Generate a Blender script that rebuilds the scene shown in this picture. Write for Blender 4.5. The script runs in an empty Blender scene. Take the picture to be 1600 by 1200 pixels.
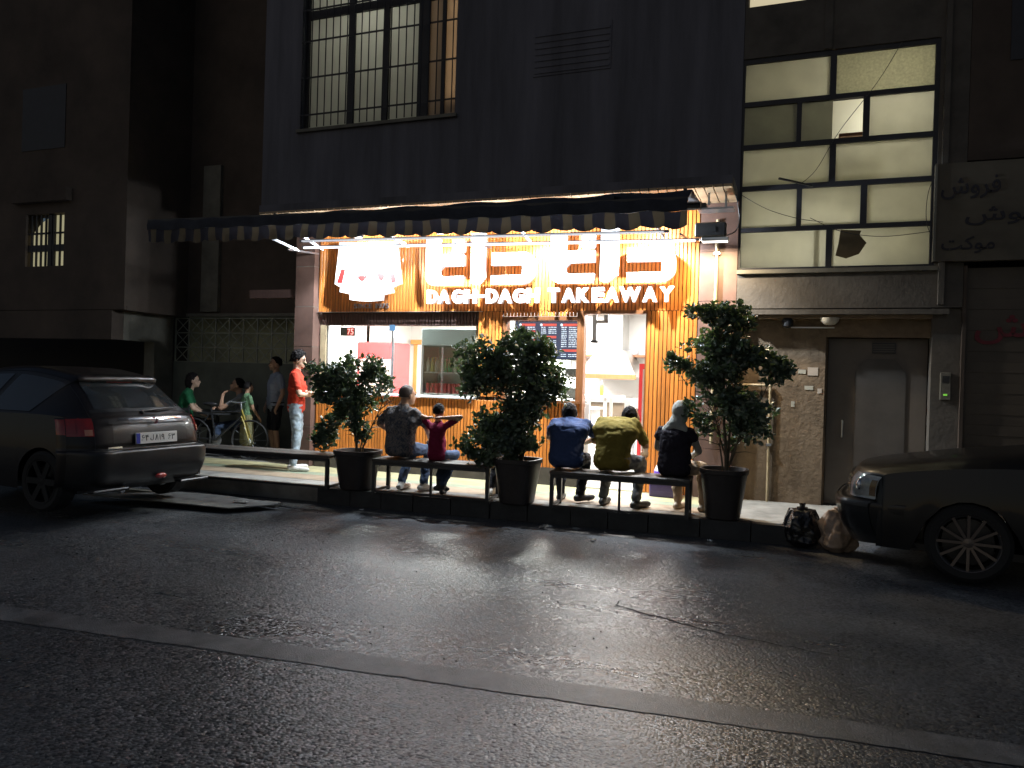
import bpy, bmesh, math, random
import numpy as np
from mathutils import Vector, Matrix, noise
from mathutils.bvhtree import BVHTree

SC = bpy.context.scene
COL = SC.collection
rnd = random.Random(7)
R = math.radians

# ------------------------------------------------------------------ camera
PSI, PIT, ROLL = R(20.6), R(-0.29), 0.03
_r0 = Vector((math.cos(PSI), math.sin(PSI), 0))
_f0 = Vector((-math.sin(PSI), math.cos(PSI), 0))
_u0 = Vector((0, 0, 1))
_fw = _f0 * math.cos(PIT) + _u0 * math.sin(PIT)
_up = _u0 * math.cos(PIT) - _f0 * math.sin(PIT)
_R = _r0 * math.cos(ROLL) + _up * math.sin(ROLL)
_U = _up * math.cos(ROLL) - _r0 * math.sin(ROLL)
cam_d = bpy.data.cameras.new('camera')
cam_d.sensor_width = 36.0
cam_d.lens = 1180 / 1600 * 36
cam_d.clip_end = 300
cam = bpy.data.objects.new('camera', cam_d)
COL.objects.link(cam)
cam.matrix_world = Matrix(((_R.x, _U.x, -_fw.x, 0), (_R.y, _U.y, -_fw.y, -9.92), (_R.z, _U.z, -_fw.z, 1.63), (0, 0, 0, 1)))
SC.camera = cam

# ------------------------------------------------------------------ world (night sky)
W = bpy.data.worlds.new('World')
SC.world = W
W.use_nodes = True
_nt = W.node_tree
_bg = _nt.nodes['Background']
_sky = _nt.nodes.new('ShaderNodeTexSky')
_sky.sky_type = 'NISHITA'
_sky.sun_disc = False
_sky.sun_elevation = R(32)
_sky.sun_rotation = R(200)
_nt.links.new(_sky.outputs[0], _bg.inputs[0])
_bg.inputs[1].default_value = 0.0185

SC.view_settings.view_transform = 'Standard'
SC.view_settings.look = 'None'
SC.view_settings.exposure = 0.0
SC.view_settings.gamma = 1.0
SC.cycles.use_denoising = True
SC.cycles.max_bounces = 6
SC.cycles.diffuse_bounces = 3
SC.cycles.glossy_bounces = 3
SC.cycles.transparent_max_bounces = 12
SC.cycles.sample_clamp_indirect = 4.0
SC.cycles.light_sampling_threshold = .02
SC.cycles.use_adaptive_sampling = True
SC.cycles.adaptive_threshold = .02
SC.cycles.caustics_reflective = False
SC.cycles.caustics_refractive = False

FLOOD_W = 120.0      # stray light of each sign floodlight
BEAM_W = 380.0       # its beam on the fascia
ROOM_W = 190.0       # each ceiling panel in the shop
COOL = (0.80, 0.90, 1.0)

# ------------------------------------------------------------------ mesh helpers
class MB:
    def __init__(s):
        s.v = []; s.f = []; s.m = []
    def add(s, v, f, mi=0):
        o = len(s.v)
        s.v += [tuple(p) for p in v]
        s.f += [tuple(i + o for i in q) for q in f]
        s.m += [mi] * len(f)
        return s
    def box(s, x0, x1, y0, y1, z0, z1, mi=0, M=None, bev=0.0):
        if bev > 0:
            b = min(bev, (x1 - x0) * .45, (y1 - y0) * .45, (z1 - z0) * .45)
            bm = bmesh.new()
            bmesh.ops.create_cube(bm, size=1)
            bmesh.ops.scale(bm, vec=(x1 - x0, y1 - y0, z1 - z0), verts=bm.verts)
            bmesh.ops.translate(bm, vec=((x0 + x1) / 2, (y0 + y1) / 2, (z0 + z1) / 2), verts=bm.verts)
            bmesh.ops.bevel(bm, geom=bm.edges[:], offset=b, segments=1, affect='EDGES')
            bm.verts.index_update()
            v = [p.co.copy() for p in bm.verts]
            f = [[q.index for q in fc.verts] for fc in bm.faces]
            bm.free()
        else:
            v = [Vector(p) for p in ((x0, y0, z0), (x1, y0, z0), (x1, y1, z0), (x0, y1, z0), (x0, y0, z1), (x1, y0, z1), (x1, y1, z1), (x0, y1, z1))]
            f = [(0, 3, 2, 1), (4, 5, 6, 7), (0, 1, 5, 4), (1, 2, 6, 5), (2, 3, 7, 6), (3, 0, 4, 7)]
        if M is not None:
            v = [M @ p for p in v]
        return s.add(v, f, mi)
    def bar(s, p0, p1, w, h=None, mi=0, up=(0, 0, 1)):
        h = h or w
        p0, p1 = Vector(p0), Vector(p1)
        d = (p1 - p0).normalized(); u = Vector(up)
        if abs(d.dot(u)) > .95: u = Vector((0, 1, 0))
        x = d.cross(u).normalized() * (w / 2); y = x.cross(d).normalized() * (h / 2)
        v = []
        for p in (p0, p1):
            v += [p - x - y, p + x - y, p + x + y, p - x + y]
        return s.add(v, [(0, 1, 2, 3), (7, 6, 5, 4), (0, 4, 5, 1), (1, 5, 6, 2), (2, 6, 7, 3), (3, 7, 4, 0)], mi)
    def tube(s, pts, r, n=8, mi=0, cap=True):
        pts = [Vector(p) for p in pts]
        rs = r if isinstance(r, (list, tuple)) else [r] * len(pts)
        v = []; f = []
        x = None
        for i, p in enumerate(pts):
            d = (pts[min(i + 1, len(pts) - 1)] - pts[max(i - 1, 0)]).normalized()
            if x is None:
                u = Vector((0, 0, 1)) if abs(d.z) < .9 else Vector((1, 0, 0))
                x = d.cross(u).normalized()
            else:
                x = (x - d * x.dot(d)).normalized()
            y = d.cross(x)
            for k in range(n):
                a = 2 * math.pi * k / n
                v.append(p + (x * math.cos(a) + y * math.sin(a)) * rs[i])
        for i in range(len(pts) - 1):
            for k in range(n):
                a, b = i * n + k, i * n + (k + 1) % n
                f.append((a, b, b + n, a + n))
        if cap:
            f.append(tuple(range(n - 1, -1, -1)))
            f.append(tuple((len(pts) - 1) * n + k for k in range(n)))
        return s.add(v, f, mi)
    def lathe(s, prof, n=24, c=(0, 0, 0), mi=0, M=None, sq=None, cap=True):
        v = []; f = []
        for r, z in prof:
            for k in range(n):
                a = 2 * math.pi * k / n
                cx, sy = math.cos(a), math.sin(a)
                if sq:
                    q = (abs(cx) ** sq + abs(sy) ** sq) ** (1 / sq)
                    cx, sy = cx / q, sy / q
                v.append(Vector((c[0] + r * cx, c[1] + r * sy, c[2] + z)))
        m = len(prof)
        for i in range(m - 1):
            for k in range(n):
                a, b = i * n + k, i * n + (k + 1) % n
                f.append((a, b, b + n, a + n))
        if cap and prof[0][0] > 1e-4: f.append(tuple(range(n - 1, -1, -1)))
        if cap and prof[-1][0] > 1e-4: f.append(tuple((m - 1) * n + k for k in range(n)))
        if M is not None: v = [M @ p for p in v]
        return s.add(v, f, mi)
    def prism(s, poly, y0, y1, mi=0):
        """polygon in (x, z) extruded along y from y0 to y1"""
        n = len(poly)
        v = [(x, y0, z) for x, z in poly] + [(x, y1, z) for x, z in poly]
        f = [tuple(range(n)), tuple(range(2 * n - 1, n - 1, -1))]
        f += [(i, n + i, n + (i + 1) % n, (i + 1) % n) for i in range(n)]
        return s.add(v, f, mi)
    def flat(s, poly, z0, z1, mi=0):
        """polygon in (x, y) extruded along z"""
        n = len(poly)
        v = [(x, y, z0) for x, y in poly] + [(x, y, z1) for x, y in poly]
        f = [tuple(range(n - 1, -1, -1)), tuple(range(n, 2 * n))]
        f += [(i, (i + 1) % n, n + (i + 1) % n, n + i) for i in range(n)]
        return s.add(v, f, mi)
    def sphere(s, c, r, nu=12, nv=8, mi=0):
        rx, ry, rz = (r, r, r) if not isinstance(r, (tuple, list)) else r
        v = [(c[0], c[1], c[2] - rz)]; f = []
        for j in range(1, nv):
            t = math.pi * j / nv - math.pi / 2
            for k in range(nu):
                a = 2 * math.pi * k / nu
                v.append((c[0] + rx * math.cos(t) * math.cos(a), c[1] + ry * math.cos(t) * math.sin(a), c[2] + rz * math.sin(t)))
        v.append((c[0], c[1], c[2] + rz))
        for k in range(nu):
            f.append((0, 1 + (k + 1) % nu, 1 + k))
            for j in range(nv - 2):
                a, b = 1 + j * nu + k, 1 + j * nu + (k + 1) % nu
                f.append((a, b, b + nu, a + nu))
            t = 1 + (nv - 2) * nu
            f.append((t + k, t + (k + 1) % nu, len(v) - 1))
        return s.add(v, f, mi)
    def mesh(s, name, mats, smooth=None):
        me = bpy.data.meshes.new(name)
        me.from_pydata([tuple(p) for p in s.v], [], s.f)
        for m in (mats if isinstance(mats, (list, tuple)) else [mats]):
            me.materials.append(m)
        me.polygons.foreach_set('material_index', s.m)
        me.update()
        bm = bmesh.new(); bm.from_mesh(me)
        bmesh.ops.recalc_face_normals(bm, faces=bm.faces)
        bm.to_mesh(me); bm.free()
        if smooth is not None:
            me.polygons.foreach_set('use_smooth', [True] * len(me.polygons))
            me.set_sharp_from_angle(angle=R(smooth))
        return me
    def build(s, name, mats, parent=None, smooth=None, **kw):
        return obj(name, s.mesh(name, mats, smooth), parent, **kw)

def obj(name, me, parent=None, label=None, cat=None, group=None, kind=None, loc=None, rotz=None):
    o = bpy.data.objects.new(name, me)
    COL.objects.link(o)
    if parent is not None: o.parent = parent
    if loc is not None: o.location = loc
    if rotz is not None: o.rotation_euler = (0, 0, rotz)
    tag(o, label, cat, group, kind)
    return o
def tag(o, label=None, cat=None, group=None, kind=None):
    if label: o['label'] = label
    if cat: o['category'] = cat
    if group: o['group'] = group
    if kind: o['kind'] = kind
    return o
def thing(name, label, cat, loc=(0, 0, 0), rotz=0, group=None):
    return obj(name, None, None, label, cat, group, loc=loc, rotz=rotz)
def box(name, m, x0, x1, y0, y1, z0, z1, parent=None, bev=0, **kw):
    return MB().box(x0, x1, y0, y1, z0, z1, bev=bev).build(name, m, parent, **kw)

# ------------------------------------------------------------------ materials
def newmat(name):
    m = bpy.data.materials.new(name); m.use_nodes = True
    return m, m.node_tree.nodes, m.node_tree.links, m.node_tree.nodes['Principled BSDF']
def mat(name, col, rough=.6, metal=0., var=0., scale=4., bump=0., bscale=60., coat=0., spec=.5, stretch=(1, 1, 1), rvar=0., objrand=0., trans=0.):
    m, N, L, B = newmat(name)
    B.inputs['Base Color'].default_value = (*col, 1)
    B.inputs['Roughness'].default_value = rough
    B.inputs['Metallic'].default_value = metal
    B.inputs['Specular IOR Level'].default_value = spec
    if coat:
        B.inputs['Coat Weight'].default_value = coat
        B.inputs['Coat Roughness'].default_value = .06
    if var or bump or rvar or objrand:
        g = N.new('ShaderNodeNewGeometry')
        mp = N.new('ShaderNodeMapping'); mp.inputs['Scale'].default_value = stretch
        L.new(g.outputs['Position'], mp.inputs['Vector'])
    if var or objrand:
        n = N.new('ShaderNodeTexNoise'); n.inputs['Scale'].default_value = scale
        n.inputs['Detail'].default_value = 6; n.inputs['Roughness'].default_value = .65
        L.new(mp.outputs[0], n.inputs['Vector'])
        mr = N.new('ShaderNodeMapRange')
        mr.inputs['From Min'].default_value = .3; mr.inputs['From Max'].default_value = .7
        mr.inputs['To Min'].default_value = 1 - var; mr.inputs['To Max'].default_value = 1 + var
        L.new(n.outputs['Fac'], mr.inputs['Value'])
        val = mr.outputs[0]
        if objrand:
            oi = N.new('ShaderNodeObjectInfo')
            m2 = N.new('ShaderNodeMapRange')
            m2.inputs['To Min'].default_value = 1 - objrand; m2.inputs['To Max'].default_value = 1 + objrand
            L.new(oi.outputs['Random'], m2.inputs['Value'])
            mu = N.new('ShaderNodeMath'); mu.operation = 'MULTIPLY'
            L.new(val, mu.inputs[0]); L.new(m2.outputs[0], mu.inputs[1]); val = mu.outputs[0]
        hs = N.new('ShaderNodeHueSaturation')
        hs.inputs['Color'].default_value = (*col, 1)
        L.new(val, hs.inputs['Value'])
        L.new(hs.outputs[0], B.inputs['Base Color'])
        if rvar:
            m3 = N.new('ShaderNodeMapRange')
            m3.inputs['To Min'].default_value = rough - rvar; m3.inputs['To Max'].default_value = rough + rvar
            L.new(n.outputs['Fac'], m3.inputs['Value']); L.new(m3.outputs[0], B.inputs['Roughness'])
    if bump:
        n2 = N.new('ShaderNodeTexNoise'); n2.inputs['Scale'].default_value = bscale; n2.inputs['Detail'].default_value = 5
        L.new(mp.outputs[0], n2.inputs['Vector'])
        b = N.new('ShaderNodeBump'); b.inputs['Strength'].default_value = bump; b.inputs['Distance'].default_value = .01
        L.new(n2.outputs['Fac'], b.inputs['Height']); L.new(b.outputs[0], B.inputs['Normal'])
    return m
def emit(name, col, strength):
    m, N, L, B = newmat(name)
    B.inputs['Base Color'].default_value = (*[min(.8, c) for c in col], 1)
    B.inputs['Emission Color'].default_value = (*col, 1)
    B.inputs['Emission Strength'].default_value = strength
    B.inputs['Roughness'].default_value = .4
    return m
def glass(name, tint=(.93, .96, .95), gloss=.08):
    m, N, L, B = newmat(name)
    N.remove(B)
    t = N.new('ShaderNodeBsdfTransparent'); t.inputs[0].default_value = (*tint, 1)
    gl = N.new('ShaderNodeBsdfGlossy'); gl.inputs['Roughness'].default_value = .03
    mx = N.new('ShaderNodeMixShader'); fr = N.new('ShaderNodeFresnel'); fr.inputs[0].default_value = 1.45
    ad = N.new('ShaderNodeMath'); ad.operation = 'ADD'; ad.inputs[1].default_value = gloss * .4
    L.new(fr.outputs[0], ad.inputs[0]); L.new(ad.outputs[0], mx.inputs[0]); L.new(t.outputs[0], mx.inputs[1]); L.new(gl.outputs[0], mx.inputs[2])
    L.new(mx.outputs[0], N['Material Output'].inputs[0])
    return m
def frosted(name, col, mixs=.0, var=.15, scale=6):
    """milky pane that lets light from the room behind through"""
    m, N, L, B = newmat(name)
    N.remove(B)
    g = N.new('ShaderNodeNewGeometry')
    n = N.new('ShaderNodeTexNoise'); n.inputs['Scale'].default_value = scale; n.inputs['Detail'].default_value = 7
    L.new(g.outputs['Position'], n.inputs['Vector'])
    mr = N.new('ShaderNodeMapRange'); mr.inputs['To Min'].default_value = 1 - var; mr.inputs['To Max'].default_value = 1 + var
    L.new(n.outputs['Fac'], mr.inputs['Value'])
    hs = N.new('ShaderNodeHueSaturation'); hs.inputs['Color'].default_value = (*col, 1); L.new(mr.outputs[0], hs.inputs['Value'])
    t = N.new('ShaderNodeBsdfTranslucent'); L.new(hs.outputs[0], t.inputs[0])
    gl = N.new('ShaderNodeBsdfGlossy'); gl.inputs['Roughness'].default_value = .25
    mx = N.new('ShaderNodeMixShader'); mx.inputs[0].default_value = .05
    L.new(t.outputs[0], mx.inputs[1]); L.new(gl.outputs[0], mx.inputs[2])
    L.new(mx.outputs[0], N['Material Output'].inputs[0])
    return m

M = {}
def asphalt():
    m, N, L, B = newmat('asphalt')
    g = N.new('ShaderNodeNewGeometry')
    n1 = N.new('ShaderNodeTexNoise'); n1.inputs['Scale'].default_value = 1.1; n1.inputs['Detail'].default_value = 8; n1.inputs['Roughness'].default_value = .7
    v = N.new('ShaderNodeTexVoronoi'); v.inputs['Scale'].default_value = 58
    v2 = N.new('ShaderNodeTexVoronoi'); v2.inputs['Scale'].default_value = 24
    n2 = N.new('ShaderNodeTexNoise'); n2.inputs['Scale'].default_value = 260; n2.inputs['Detail'].default_value = 4
    for q in (n1, v, v2, n2): L.new(g.outputs['Position'], q.inputs['Vector'])
    mr = N.new('ShaderNodeValToRGB')
    mr.color_ramp.elements[0].position = .3; mr.color_ramp.elements[0].color = (.050, .053, .058, 1)
    mr.color_ramp.elements[1].position = .72; mr.color_ramp.elements[1].color = (.108, .113, .122, 1)
    L.new(n1.outputs['Fac'], mr.inputs[0])
    # each stone of the aggregate has its own tone
    mx = N.new('ShaderNodeMix'); mx.data_type = 'RGBA'; mx.blend_type = 'MULTIPLY'; mx.inputs[0].default_value = .75
    cr = N.new('ShaderNodeValToRGB')
    cr.color_ramp.elements[0].color = (.25, .25, .26, 1); cr.color_ramp.elements[1].color = (2.3, 2.28, 2.25, 1)
    bw = N.new('ShaderNodeRGBToBW'); L.new(v.outputs['Color'], bw.inputs[0]); L.new(bw.outputs[0], cr.inputs[0])
    L.new(mr.outputs[0], mx.inputs[6]); L.new(cr.outputs[0], mx.inputs[7])
    L.new(mx.outputs[2], B.inputs['Base Color'])
    B.inputs['Roughness'].default_value = .29
    B.inputs['Specular IOR Level'].default_value = .62
    add = N.new('ShaderNodeMath'); add.operation = 'MULTIPLY_ADD'; add.inputs[1].default_value = -1.0
    L.new(v.outputs['Distance'], add.inputs[0])
    a2 = N.new('ShaderNodeMath'); a2.operation = 'MULTIPLY'; a2.inputs[1].default_value = .35
    L.new(n2.outputs['Fac'], a2.inputs[0]); L.new(a2.outputs[0], add.inputs[2])
    a3 = N.new('ShaderNodeMath'); a3.operation = 'SUBTRACT'; L.new(add.outputs[0], a3.inputs[0])
    a4 = N.new('ShaderNodeMath'); a4.operation = 'MULTIPLY'; a4.inputs[1].default_value = .6
    L.new(v2.outputs['Distance'], a4.inputs[0]); L.new(a4.outputs[0], a3.inputs[1])
    b = N.new('ShaderNodeBump'); b.inputs['Strength'].default_value = 1.0; b.inputs['Distance'].default_value = .0026
    L.new(a3.outputs[0], b.inputs['Height'])
    # every stone lies at its own small tilt, so some catch the shop light and some do not
    sb_ = N.new('ShaderNodeVectorMath'); sb_.operation = 'SUBTRACT'; sb_.inputs[1].default_value = (.5, .5, .5)
    L.new(v.outputs['Color'], sb_.inputs[0])
    sc_ = N.new('ShaderNodeVectorMath'); sc_.operation = 'MULTIPLY'; sc_.inputs[1].default_value = (.30, .30, 0)
    L.new(sb_.outputs[0], sc_.inputs[0])
    mpl = N.new('ShaderNodeMapping'); mpl.inputs['Scale'].default_value = (.25, .9, 1); L.new(g.outputs['Position'], mpl.inputs['Vector'])
    nl = N.new('ShaderNodeTexNoise'); nl.inputs['Scale'].default_value = 1.6; nl.inputs['Detail'].default_value = 4; L.new(mpl.outputs[0], nl.inputs['Vector'])
    ml = N.new('ShaderNodeMapRange'); ml.inputs['From Min'].default_value = .36; ml.inputs['From Max'].default_value = .64; ml.inputs['To Min'].default_value = .25; ml.inputs['To Max'].default_value = 1.15
    L.new(nl.outputs['Fac'], ml.inputs['Value'])
    sl_ = N.new('ShaderNodeVectorMath'); sl_.operation = 'SCALE'; L.new(sc_.outputs[0], sl_.inputs[0]); L.new(ml.outputs[0], sl_.inputs['Scale'])
    mq = N.new('ShaderNodeMapRange'); mq.inputs['From Min'].default_value = .36; mq.inputs['From Max'].default_value = .64; mq.inputs['To Min'].default_value = .42; mq.inputs['To Max'].default_value = .27
    L.new(nl.outputs['Fac'], mq.inputs['Value']); L.new(mq.outputs[0], B.inputs['Roughness'])
    ad_ = N.new('ShaderNodeVectorMath'); ad_.operation = 'ADD'; L.new(b.outputs[0], ad_.inputs[0]); L.new(sl_.outputs[0], ad_.inputs[1])
    nm_ = N.new('ShaderNodeVectorMath'); nm_.operation = 'NORMALIZE'; L.new(ad_.outputs[0], nm_.inputs[0])
    L.new(nm_.outputs[0], B.inputs['Normal'])
    return m
M['asphalt'] = asphalt()
M['line'] = mat('worn_road_band', (.15, .155, .163), .42, var=.5, scale=5, bump=.35, bscale=130)
M['pave'] = mat('pavement', (.26, .245, .215), .7, var=.45, scale=2.2, bump=.3, bscale=50)
M['pave_y'] = mat('pavement_yellow', (.40, .36, .20), .6, var=.25, scale=4, bump=.2, bscale=50)
M['pave_g'] = mat('pavement_green', (.25, .29, .20), .6, var=.25, scale=4, bump=.2, bscale=50)
M['pave_r'] = mat('pavement_terracotta', (.33, .25, .17), .6, var=.3, scale=4, bump=.2, bscale=50)
M['kerb'] = mat('kerb_stone', (.032, .034, .035), .7, var=.3, scale=5, bump=.5, bscale=35)
M['concrete'] = mat('concrete', (.17, .16, .13), .85, var=.3, scale=2.5, bump=.4, bscale=25)
M['slat'] = mat('varnished_pine', (.63, .212, .038), .42, var=.3, scale=5, bump=.12, bscale=18, stretch=(9, 9, .55), objrand=.2, coat=.15)
M['backing'] = mat('dark_backing', (.03, .018, .008), .8)
M['trim'] = mat('brown_trim', (.22, .085, .03), .4, var=.2, scale=6, stretch=(6, 6, .6))
M['dark_shade_wood'] = mat('dark_and_shaded_wood', (.10, .055, .045), .55, var=.25, scale=6, stretch=(8, 8, .6))  # the beam's own tone; on the lintel slats it paints in shade
M['facade'] = mat('dark_facade_render', (.112, .110, .130), .75, var=.42, scale=1.3, bump=.25, bscale=18, stretch=(1.6, 1.6, .16))
M['facade_warm'] = mat('brown_facade_render', (.075, .055, .042), .85, var=.4, scale=.8, bump=.3, bscale=16)
M['stone'] = mat('brown_stone_cladding', (.13, .075, .058), .5, var=.25, scale=3, bump=.1, bscale=20, objrand=.12)
M['stucco'] = mat('rough_stucco', (.18, .128, .08), .9, var=.35, scale=3.2, bump=.9, bscale=22)
M['stucco_d'] = mat('grey_render', (.10, .088, .074), .88, var=.35, scale=2, bump=.5, bscale=20)
M['door'] = mat('painted_steel_door', (.12, .10, .082), .55, var=.15, scale=3)
M['door_d'] = mat('dark_door_panel', (.075, .065, .056), .5, var=.2, scale=3)
M['black'] = mat('black_metal', (.022, .023, .025), .45, metal=0, var=.2, scale=8)
M['frame'] = mat('window_frame_black', (.02, .02, .026), .55, var=.2, scale=8)
M['steel'] = mat('galvanised_steel', (.42, .44, .47), .35, metal=.85, var=.2, scale=9)
M['alu'] = mat('aluminium', (.62, .62, .62), .35, metal=.8)
M['pipe'] = mat('painted_pipe', (.42, .33, .20), .5, var=.25, scale=9)
M['canvas'] = mat('dark_awning_canvas', (.035, .038, .05), .9, var=.3, scale=5, bump=.3, bscale=90)
M['white'] = mat('white_paint', (.8, .8, .79), .5)
M['tile'] = mat('white_wall_tile', (.78, .77, .74), .35)
M['letter'] = emit('lit_sign_white', (.95, .94, 1.0), .4)
M['logo_red'] = mat('sign_red_film', (.16, .012, .010), .5)
M['since'] = mat('small_sign_letters', (.35, .33, .33), .35, metal=.6)
M['glass'] = glass('clear_glass')
M['glassd'] = glass('tinted_glass', (.55, .66, .62), .12)
M['lamp'] = emit('lamp_lens', (1, .98, .95), 22)
M['panel'] = emit('ceiling_panel', (1, .98, .94), 9)
M['red'] = mat('red_enamel', (.6, .04, .045), .35, coat=.3)
M['orange'] = mat('orange_painted_wood', (.62, .27, .07), .45)
M['screen'] = emit('menu_screen', (.05, .065, .14), 1.0)
M['scr_w'] = emit('menu_white', (.75, .85, 1), 1.5)
M['scr_r'] = emit('menu_red', (.95, .13, .11), 1.0)
M['led'] = emit('red_led', (1, .06, .05), 3.0)
M['dark'] = mat('dark_plastic', (.02, .02, .022), .4)
M['grey'] = mat('grey_plastic', (.16, .165, .16), .5)
M['inox'] = mat('stainless_steel', (.5, .5, .48), .3, metal=.9, var=.1, scale=6)
M['pot'] = mat('planter_plastic', (.022, .017, .016), .5, var=.3, scale=7, bump=.25, bscale=30)
M['soil'] = mat('soil', (.03, .022, .015), .95, bump=.8, bscale=40)
M['bark'] = mat('bark', (.10, .08, .05), .85, var=.3, scale=20, bump=.5, bscale=60)

def leafmat():
    m, N, L, B = newmat('shrub_leaf')
    oi = N.new('ShaderNodeNewGeometry')
    cr = N.new('ShaderNodeValToRGB')
    cr.color_ramp.elements[0].color = (.050, .080, .062, 1)
    cr.color_ramp.elements[1].color = (.135, .180, .11, 1)
    L.new(oi.outputs['Random Per Island'], cr.inputs[0])
    L.new(cr.outputs[0], B.inputs['Base Color'])
    B.inputs['Roughness'].default_value = .34
    B.inputs['Specular IOR Level'].default_value = .75
    t = N.new('ShaderNodeBsdfTranslucent'); t.inputs[0].default_value = (.10, .16, .04, 1)
    mx = N.new('ShaderNodeMixShader'); mx.inputs[0].default_value = .18
    L.new(B.outputs[0], mx.inputs[1]); L.new(t.outputs[0], mx.inputs[2])
    L.new(mx.outputs[0], N['Material Output'].inputs[0])
    return m
M['leaf'] = leafmat()

def text_mesh(s, size, depth=.0, offset=0., font_bold=True, align='LEFT', bevel=0.):
    cu = bpy.data.curves.new('txt', 'FONT')
    cu.body = s; cu.size = size; cu.extrude = depth; cu.offset = offset; cu.align_x = align
    cu.bevel_depth = bevel; cu.resolution_u = 4
    o = bpy.data.objects.new('txt', cu)
    COL.objects.link(o)
    dg = bpy.context.evaluated_depsgraph_get(); dg.update()
    me = bpy.data.meshes.new_from_object(o.evaluated_get(dg))
    bpy.data.objects.remove(o); bpy.data.curves.remove(cu)
    return me
def place_text(name, s, x0, x1, z0, z1, y, mt, parent, depth=.01, offset=0., bevel=0.):
    """a word standing upright in the x-z plane facing -y, fitted to a box"""
    me = text_mesh(s, 1.0, 0.0 if depth <= 0 else .05, offset, bevel=bevel)
    n = len(me.vertices)
    co = np.empty(n * 3); me.vertices.foreach_get('co', co); co = co.reshape(-1, 3)
    mn, mx = co.min(0), co.max(0)
    out = np.empty_like(co)
    out[:, 0] = x0 + (co[:, 0] - mn[0]) / (mx[0] - mn[0]) * (x1 - x0)
    out[:, 2] = z0 + (co[:, 1] - mn[1]) / (mx[1] - mn[1]) * (z1 - z0)
    dz = max(mx[2] - mn[2], 1e-6)
    out[:, 1] = y - (co[:, 2] - mn[2]) / dz * depth
    me.vertices.foreach_set('co', out.ravel()); me.update()
    me.materials.clear(); me.materials.append(mt)
    return obj(name, me, parent)

# ================================================================== SETTING
def kerb_y(x): return -1.62 + .05 * (x + 1) if x < 5 else -1.3
# ground sheet / road
o = MB().add([(-60, -60, 0), (60, -60, 0), (60, 40, 0), (-60, 40, 0)], [(0, 1, 2, 3)]).build('road', M['asphalt'], kind='structure')
road = o
def strip(name, pts_a, pts_b, z, m, parent=None):
    n = len(pts_a)
    v = [(x, y, z) for x, y in pts_a] + [(x, y, z) for x, y in pts_b]
    f = [(i, i + 1, n + i + 1, n + i) for i in range(n - 1)]
    return MB().add(v, f).build(name, m, parent, kind=None if parent else 'structure')
xs = np.linspace(-16, 12, 700)
wob = [(.02 * noise.noise((x * 1.7, 0, 3)) + .016 * noise.noise((x * 11, 2, 3)), .02 * noise.noise((x * 1.9, 5, 3)) + .016 * noise.noise((x * 12, 8, 3))) for x in xs]
strip('road_marking', [(x, -6.11 + .093 * x + w[0]) for x, w in zip(xs, wob)], [(x, -5.88 + .093 * x + w[1]) for x, w in zip(xs, wob)], .004, M['line'])
# ragged crack where an old asphalt repair meets the newer surface
ck = [(-1.02, -3.98), (-1.08, -4.1), (-1.17, -4.28), (-1.18, -4.43), (-1.08, -4.5), (-.98, -4.56), (-.8, -4.62), (-.62, -4.70), (-.4, -4.76), (-.2, -4.80), (.1, -4.86), (.5, -4.90)]
V = []; F = []
m_ = 0
for i in range(len(ck) - 1):
    for k in range(8):
        t = k / 8
        x, y = ck[i][0] + (ck[i + 1][0] - ck[i][0]) * t, ck[i][1] + (ck[i + 1][1] - ck[i][1]) * t
        g = (i + t) / (len(ck) - 1)
        w_ = .007 * math.sin(math.pi * min(1, g * 1.05)) ** .7 * (1 + .7 * noise.noise((x * 14, y * 14, 2))) + .002
        jx, jy = .035 * noise.noise((x * 10, y * 10, 1)), .035 * noise.noise((x * 10, y * 10, 7))
        V += [(x + jx - w_ * .7, y + jy - w_, .003), (x + jx + w_ * .7, y + jy + w_, .003)]
F = [(2 * i, 2 * i + 1, 2 * i + 3, 2 * i + 2) for i in range(len(V) // 2 - 1)]
MB().add(V, F).build('road_crack', mat('crack_dirt', (.016, .016, .016), .9), kind='structure')
# pavement platform (raised) with a kerb of separate stones
pv = [(-20, kerb_y(-20) + .12), (-5.7, kerb_y(-5.7) + .12), (.25, kerb_y(.25) + .12), (.33, -.75), (12, -.55), (12, 6), (-20, 6)]
MB().flat(pv, .002, .20).build('pavement', M['pave'], kind='structure')
kerb = thing('kerb', 'dark stone kerb along the raised pavement under the benches', 'kerb', (0, 0, 0))
kx = -5.62
while kx < .2:
    L_ = rnd.uniform(.42, .58)
    x1 = min(kx + L_, .25)
    y0a, y0b = kerb_y(kx), kerb_y(x1)
    dz = rnd.uniform(-.006, .006); dy = rnd.uniform(-.012, .012)
    MB().flat([(kx + .006, y0a + dy), (x1 - .006, y0b + dy), (x1 - .006, y0b + .115), (kx + .006, y0a + .115)], .002, .204 + dz).build('stone', M['kerb'], kerb)
    kx = x1
# coloured paving bands in front of the shop, 4 mm apart
def band(name, ya, yb, x0, x1, z, m):
    MB().add([(x0, ya, z), (x1, ya, z), (x1, yb, z), (x0, yb, z)], [(0, 1, 2, 3)]).build(name, m, kind='structure')
band('paving_band', -.62, -.02, -12.5, -.75, .204, M['pave_y'])
band('paving_band', -.86, -.63, -12.5, -.75, .204, M['pave_g'])
band('paving_band', -1.3, -.87, -12.5, -.75, .204, M['pave_r'])
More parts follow.
